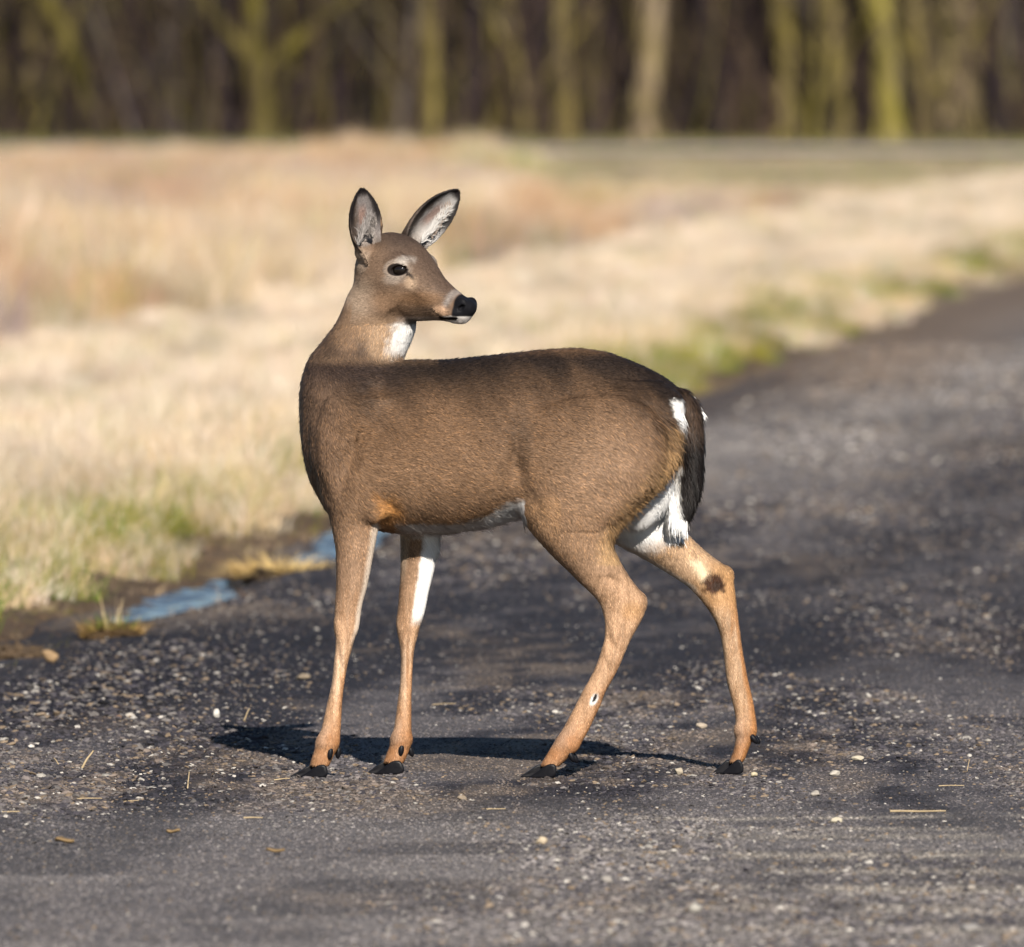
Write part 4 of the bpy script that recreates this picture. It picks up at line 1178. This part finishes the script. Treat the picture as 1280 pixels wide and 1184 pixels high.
PTS[..., 2] = np.maximum(PTS[..., 2], 1.0)
W_ = to_m(PTS.reshape(-1, 3)).astype(np.float32)
fur_data = bpy.data.hair_curves.new('fur')
fur_data.add_curves([4] * NH)
fur_data.position_data.foreach_set('vector', W_.ravel())
rad = np.where(tailz, .34, np.where(hr < 408, .19, .21)) * PX
ra = (rad[:, None] * np.array([1.0, .95, .7, .15])[None, :]).astype(np.float32).ravel()
at = fur_data.attributes.get('radius') or fur_data.attributes.new('radius', 'FLOAT', 'POINT')
at.data.foreach_set('value', ra)
spk = rng.normal(0, 1, NH)
dim = np.interp(hr, [400, 440, 640, 740], [.20, .27, .27, .30]); dim = np.where(lum > .4, 0.05, dim)
hc = hc * np.exp(dim * spk)[:, None]
gold = (rng.random(NH) < .13) & (lum < .3) & (hr < 700) & (hr > 405)
hc = np.where(gold[:, None], hc * C(1.7, 1.55, 1.3), hc)
ca = fur_data.attributes.new('col', 'FLOAT_COLOR', 'CURVE')
cc = np.ones((NH, 4), np.float32); cc[:, :3] = np.clip(hc, .004, .92)
ca.data.foreach_set('color', cc.ravel())
t = NT('deer_fur')
hcol = t.attr('col')
na = fur_data.attributes.new('lie', 'FLOAT_VECTOR', 'CURVE')
jit = HN - .2 * HD + rng.normal(0, 1, HN.shape) * (np.interp(hr, [400, 440, 640, 720], [.10, .12, .12, .10]) * np.where(lum > .4, .5, 1))[:, None]; jit /= np.linalg.norm(jit, axis=1)[:, None]
na.data.foreach_set('vector', jit.astype(np.float32).ravel())
lie = t.t.nodes.new('ShaderNodeAttribute'); lie.attribute_name = 'lie'
t.bsdf(hcol, .55, .12, lie.outputs['Vector'])
M_fur = t.m
fur_data.materials.append(M_fur)
fur = bpy.data.objects.new('fur', fur_data); COL.objects.link(fur); fur.parent = DEER
fur['label'] = 'short grey-brown winter coat, white on throat, belly, hams and tail'

# --- eyes
t = NT('deer_eye')
b = t.bsdf((.006, .004, .003), .045, .45)
M_eye = t.m
def blob(name, c, r, rot, mat, parent, seg=24):
    bm = bmesh.new(); bmesh.ops.create_uvsphere(bm, u_segments=seg, v_segments=seg // 2, radius=1)
    me = bpy.data.meshes.new(name); bm.to_mesh(me); bm.free()
    for p_ in me.polygons: p_.use_smooth = True
    me.materials.append(mat)
    o = link_mesh(name, me, parent)
    o.location = ((c[0] - 640) * PX, c[1] * PX, c[2] * PX); o.scale = [q * PX for q in r]; o.rotation_euler = rot
    return o
for sgn in (-1, 1):
    x, y, z = head_xyz(EYE_U + .5, sgn * 26.5, EYE_R + 0.3)
    blob('eye', (x, y, z), (11.4, 10.6, 10.2), (0, 0, -TH), M_eye, DEER)

# --- hooves and dewclaws
t = NT('hoof_horn')
t.bsdf((.006, .006, .008), t.ramp(t.noise(t.pos(), 120, 3), [(.3, .35), (.7, .55)]), .14)
M_hoof = t.m
def hoof(toe, heel, top_l, top_r, yc, splay):
    """one claw: toe and heel x, coronet from top_l to top_r given as (x, row)"""
    hw = 7.0
    rings = []
    for q, (xa, za) in enumerate([(0, 0), (0.0, 0.10), (.42, .62), (1, 1)]):
        pass
    tl = np.array(top_l, float); tr = np.array(top_r, float)
    tl = tl - [0, 4]; tr = tr - [0, 6]
    L_ = lambda a_, b_, q: (a_[0] + (b_[0] - a_[0]) * q, a_[1] + (b_[1] - a_[1]) * q)
    tip = (toe - 4, GY - .6)
    prof = [tip, (toe - 3.2, GY - 2.2), L_(tip, tl, .35), L_(tip, tl, .7), tuple(tl), L_(tl, tr, .5), tuple(tr), (heel + 1, (GY + tr[1]) / 2 + 1), (heel, GY - .8), ((toe + heel) / 2, GY - .2), (toe, GY - .2)]
    cx = (toe + heel) / 2; cz = (GY + tl[1]) / 2 + 2
    bm = bmesh.new(); R_ = []
    for j, (wf_, sc) in enumerate([(-1.0, .92), (-.85, .985), (0, 1.0), (.85, .985), (1.0, .92)]):
        ring = []
        for (x_, r_) in prof:
            xx = cx + (x_ - cx) * sc; rr = cz + (r_ - cz) * sc
            rr = min(rr, GY - .3)
            taper = .22 + .78 * min(1, max(0, (x_ - toe + 4) / 18))
            ring.append(bm.verts.new(((xx - 640) * PX, (yc + splay * (cx - xx) * .12 + wf_ * hw * taper) * PX, (GY - rr) * PX)))
        R_.append(ring)
    n = len(prof)
    for j in range(4):
        for k in range(n):
            bm.faces.new((R_[j][k], R_[j][(k + 1) % n], R_[j + 1][(k + 1) % n], R_[j + 1][k]))
    bm.faces.new(R_[0][::-1]); bm.faces.new(R_[4])
    bmesh.ops.recalc_face_normals(bm, faces=bm.faces)
    me = bpy.data.meshes.new('hoof'); bm.to_mesh(me); bm.free()
    for p_ in me.polygons: p_.use_smooth = True
    me.materials.append(M_hoof)
    o = link_mesh('hoof', me, DEER)
    sb = o.modifiers.new('round', 'SUBSURF'); sb.levels = 1; sb.render_levels = 1
for (toe, heel, tl, tr, yc) in ((366, 409, (386, 956), (411, 962), -44), (460, 504, (477, 955), (504, 961), 36), (653, 694, (672, 955), (698, 961), -46), (894, 929, (909, 953), (931, 961), 39)):
    hoof(toe + 13, heel + 1, (tl[0] + 13, tl[1] + 3), (tr[0] - 3, tr[1] - 1), yc - 7.5, 1.5)
    hoof(toe + 1, heel - 10, (tl[0] + 1, tl[1] + 4), (tr[0] - 12, tr[1] + 2), yc + 7, -1.5)
for (x, row, y, tilt) in ((413, 941, -54, .15), (423, 941, -34, .1), (501, 941, 25, .15), (513, 943, 46, -.3), (714, 945, -53, -.5), (718, 947, -36, -.5), (943, 927, 29, -.7), (946, 928, 49, -.7)):
    blob('dewclaw', (x, y, GY - row), (3.9, 4.2, 8.2), (0, tilt, 0), M_hoof, DEER, 16)
tag(DEER, 'brown white-tailed doe standing on the road, head turned back to the right', 'deer')

# ------------------------------------------------------------------ small things lying on and beside the road
def ground_z(x, d): return float(height(np.array([x]), np.array([d]))[0])
def grass_clump(px, row, label, cat, blades, name, soil=None, group=None, z=0.0):
    """blades: list of (count, height px, spread px, width m, bend, colour) measured in photo pixels at that place"""
    x, d = ground_at(px, row, z); mpp = d / CAM_D / PPM
    root = empty(name, (x, d, ground_z(x, d) - 0.004))
    for q, (cnt, h, sp, w, bend, col, part) in enumerate(blades):
        v, f = tuft(cnt, h * mpp, sp * mpp, w, bend, int(px * 7 + q), 4)
        me = bpy.data.meshes.new(part); me.from_pydata(v, [], f); me.update()
        tt = NT(part + '_dry'); nn = tt.noise(tt.pos(), 40, 3)
        tt.bsdf(tt.mix(nn, tuple(c * .55 for c in col), tuple(min(1, c * 1.3) for c in col)), .8, .15)
        me.materials.append(tt.m); link_mesh(part, me, root)
    if soil:
        rx, rz, col = soil
        bm = bmesh.new(); bmesh.ops.create_icosphere(bm, subdivisions=4, radius=1)
        for v in bm.verts:
            k = 1 + .8 * (vnoise(v.co.x * 3 + 9 + px, v.co.y * 3 + v.co.z * 2) - .5) + .5 * (vnoise(v.co.x * 9, v.co.z * 9 + v.co.y * 6) - .5)
            v.co = (v.co.x * rx * mpp * k, v.co.y * rx * mpp * 2.2 * k, max(v.co.z, -.3) * rz * mpp * k)
        me = bpy.data.meshes.new('sod'); bm.to_mesh(me); bm.free()
        for p_ in me.polygons: p_.use_smooth = True
        tt = NT('sod_earth'); nn = tt.noise(tt.pos(), 60, 5, .7)
        tt.bsdf(tt.mix(nn, tuple(c * .35 for c in col), tuple(c * 1.5 for c in col)), .95, .1, tt.bump(nn, 1, .01))
        me.materials.append(tt.m); link_mesh('sod', me, root)
    tag(root, label, cat, group)
    return root
SG = (.13, .17, .03); ST_ = (.62, .48, .28); BR = (.27, .17, .06)
grass_clump(140, 789, 'small sod with green blades and a few tall dry stalks at the road edge', 'grass clump',
            [(140, 38, 28, .002, .8, SG, 'green_blades'), (480, 32, 40, .0016, 1.3, BR, 'brown_blades'), (12, 62, 14, .0022, .35, ST_, 'dry_stalks')], 'grass_clump', (34, 13, (.085, .055, .028)))
grass_clump(350, 704, 'flattened mat of golden dry grass between the puddles and the deer', 'grass mat',
            [(700, 30, 60, .0016, 1.5, (.34, .21, .085), 'brown_blades'), (700, 42, 56, .002, 2.0, (.66, .48, .20), 'golden_blades')], 'grass_mat', (60, 11, (.06, .042, .028)))
grass_clump(20, 812, 'brown lump of earth and dead grass at the left edge of the road', 'earth clod',
            [(260, 20, 38, .0016, 1.4, BR, 'brown_blades')], 'earth_clod', (40, 16, (.10, .07, .045)))

def pebble(px, row, w, h, col, label, seed, name='pebble'):
    x, d = ground_at(px, row); mpp = d / CAM_D / PPM; r = np.random.default_rng(seed)
    bm = bmesh.new(); bmesh.ops.create_icosphere(bm, subdivisions=3, radius=1)
    ax = r.normal(size=(11, 3)); ax /= np.linalg.norm(ax, axis=1)[:, None]
    cut = r.uniform(.5, .9, 11)
    for v in bm.verts:
        p_ = np.array(v.co)
        for a_, c_ in zip(ax, cut):
            o_ = p_ @ a_ - c_
            if o_ > 0: p_ = p_ - a_ * o_ * .97
        v.co = (p_[0] * w / 2 * mpp, p_[1] * w / 2 * mpp * r.uniform(.98, 1.02), p_[2] * h / 2 * mpp)
    me = bpy.data.meshes.new(name); bm.to_mesh(me); bm.free()
    for p_ in me.polygons: p_.use_smooth = True
    tt = NT('pebble_stone'); nn = tt.noise(tt.pos(), 140, 5, .65)
    tt.bsdf(tt.mix(nn, tuple(c * .4 for c in col), tuple(min(.9, c * .95) for c in col)), .75, .25, tt.bump(nn, .6, .002))
    me.materials.append(tt.m)
    o = link_mesh(name, me); o.location = (x, d, ground_z(x, d) + h / 2 * mpp * .72); o.rotation_euler = (0, 0, r.random() * 3)
    tag(o, label, 'pebble', 'larger pebbles on the road')
LT, CR, GR, TN = (.55, .51, .46), (.56, .46, .33), (.32, .30, .29), (.36, .24, .13)
pebble(676, 1056, 17, 12, CR, 'cream pebble on the road below the near hind hoof', 1)
pebble(869, 1143, 17, 15, (.40, .38, .34), 'pale round pebble lowest in the picture, blurred in the foreground', 2)
pebble(849, 969, 13, 11, (.46, .40, .31), 'squarish tan pebble at the left of the far hind hoof', 3)
pebble(943, 972, 9, 9, (.60, .52, .36), 'small yellowish pebble at the right of the far hind hoof', 4)
pebble(876, 911, 17, 8, (.50, .42, .33), 'flat sandy pebble between the two hind legs', 5)
pebble(1045, 1031, 19, 9, (.52, .47, .36), 'flat cream pebble left of the long pale straw', 6)
pebble(1073, 951, 18, 7, (.60, .54, .42), 'elongated pale pebble right of the far hind hoof', 7)
pebble(1044, 970, 15, 8, (.50, .46, .40), 'grey-white flat pebble just below the elongated pale one', 8)
pebble(1086, 874, 9, 8, LT, 'small white pebble standing out right of the far hind leg', 9)
pebble(271, 897, 10, 13, (.66, .63, .58), 'upright white pebble in the gravel left of the forelegs', 10)
pebble(62, 822, 28, 20, TN, 'rounded tan stone right of the earth clod at the left edge', 11)
pebble(378, 852, 24, 10, (.30, .24, .17), 'long sandy stone just left of the near foreleg', 12)
pebble(163, 898, 16, 8, (.56, .50, .43), 'flat pale stone in the gravel left of the upright white pebble', 13)
pebble(147, 900, 9, 8, (.34, .19, .10), 'small reddish brown pebble beside a flat pale stone', 14)
pebble(1020, 996, 16, 9, (.44, .40, .35), 'grey pebble above and left of the flat cream one', 15)
pebble(760, 1106, 20, 12, (.36, .33, .30), 'dull grey pebble in the blurred foreground below the deer', 16)
pebble(1215, 1164, 30, 13, (.36, .34, .32), 'broad dull stone near the lower right corner', 17)
pebble(578, 1002, 17, 9, (.30, .24, .18), 'brownish pebble between the front and hind hooves', 18)

t = NT('straw_stalk'); nn = t.noise(t.pos(), 90, 3)
t.bsdf(t.mix(nn, (.20, .145, .08), (.44, .35, .22)), .7, .2)
M_straw = t.m
t = NT('dead_leaf'); nn = t.noise(t.pos(), 70, 4)
t.bsdf(t.mix(nn, (.14, .09, .045), (.26, .18, .09)), .8, .2)
M_leaf = t.m
def straw(px, row, ln, ang, up, label, thick=2.0, bend=.1, name='straw'):
    """ln, thick in photo pixels; ang: heading across the view, up: tilt above the ground (degrees)"""
    x, d = ground_at(px, row); mpp = d / CAM_D / PPM
    a, u = R(ang), R(up)
    n = 9; s_ = np.linspace(-.5, .5, n)
    kink = .05 * np.sin(s_ * 7 + px)
    pth = np.stack([s_ * math.cos(u) * math.cos(a), s_ * math.cos(u) * math.sin(a), (s_ + .5) * math.sin(u) + bend * (0.25 - s_ ** 2) + kink * .5 * (1 if up > 20 else .15)], 1) * ln * mpp
    v, f = tube(pth, thick / 2 * .66 * mpp * (1 - .35 * (s_ + .5)), 6, .15)
    o = np_mesh(name, v, f, True, M_straw)
    o.location = (x, d, ground_z(x, d) + thick / 2 * mpp * .8)
    tag(o, label, 'straw', 'straws lying on the road')
straw(1148, 1019, 70, 4, 0, 'long pale straw lying flat at the lower right', 4.5, .01)
straw(109, 962, 26, 20, 55, 'short thick straw standing askew at the far left of the road', 5)
straw(235, 988, 24, 80, 62, 'thin straw stub standing upright left of the near fore hoof', 3)
straw(108, 1001, 38, -6, 2, 'straw lying flat below the thick askew straw', 3.2, .03)
straw(13, 1017, 22, 0, 2, 'straw cut by the left edge of the picture', 3.4, .02)
straw(316, 1022, 24, 5, 0, 'short pale straw below the near fore hoof', 3.5, .05)
straw(308, 902, 20, 60, 48, 'slanting straw in the gravel beside the upright white pebble', 3)
straw(70, 958, 14, 130, 40, 'small twig of straw left of the thick askew straw', 2.6)
straw(163, 1003, 20, 0, 4, 'thin straw lying between the flat straw and the upright stub', 2.2)
straw(555, 882, 30, 3, 3, 'hair-thin straw lying between the forelegs and hind legs', 2, .04)
straw(352, 977, 20, -10, 6, 'bit of straw lying left of the near fore hoof', 3, .08)
straw(1190, 984, 32, 0, 1, 'faint straw above the long pale straw', 2.4, .03)
straw(1211, 966, 17, 70, 55, 'curled straw bit standing above the faint straw', 2, .5)
straw(620, 1015, 24, -4, 1, 'dull straw lying below the gap between the hooves', 2.6, .05)

def leaf(px, row, ln, wd, label, seed):
    x, d = ground_at(px, row); mpp = d / CAM_D / PPM; r = np.random.default_rng(seed)
    n = 9; V = []
    for i in range(n):
        q = i / (n - 1); w = math.sin(math.pi * q ** .8) * wd * .5 * 2.2
        for k in (-1, -.5, 0, .5, 1):
            V.append(((q - .5) * ln * mpp, k * w * mpp, (abs(k) * wd * .55 + 1.5 * math.sin(q * 5 + seed)) * mpp + .002))
    F = [(i * 5 + k, i * 5 + k + 1, i * 5 + k + 6, i * 5 + k + 5) for i in range(n - 1) for k in range(4)]
    o = np_mesh('dead_leaf', V, F, True, M_leaf)
    sd = o.modifiers.new('thickness', 'SOLIDIFY'); sd.thickness = .0008
    o.location = (x, d, ground_z(x, d) + .004); o.rotation_euler = (R(8), 0, r.uniform(-.3, .3))
    tag(o, label, 'leaf', 'dead leaves on the road')
leaf(80, 1056, 24, 8, 'tan dead leaf in the foreground at the lower left', 1)
leaf(344, 1070, 24, 6, 'narrow dead leaf below the short pale straw', 2)
leaf(216, 1044, 18, 6, 'small dull dead leaf between the two larger ones', 3)
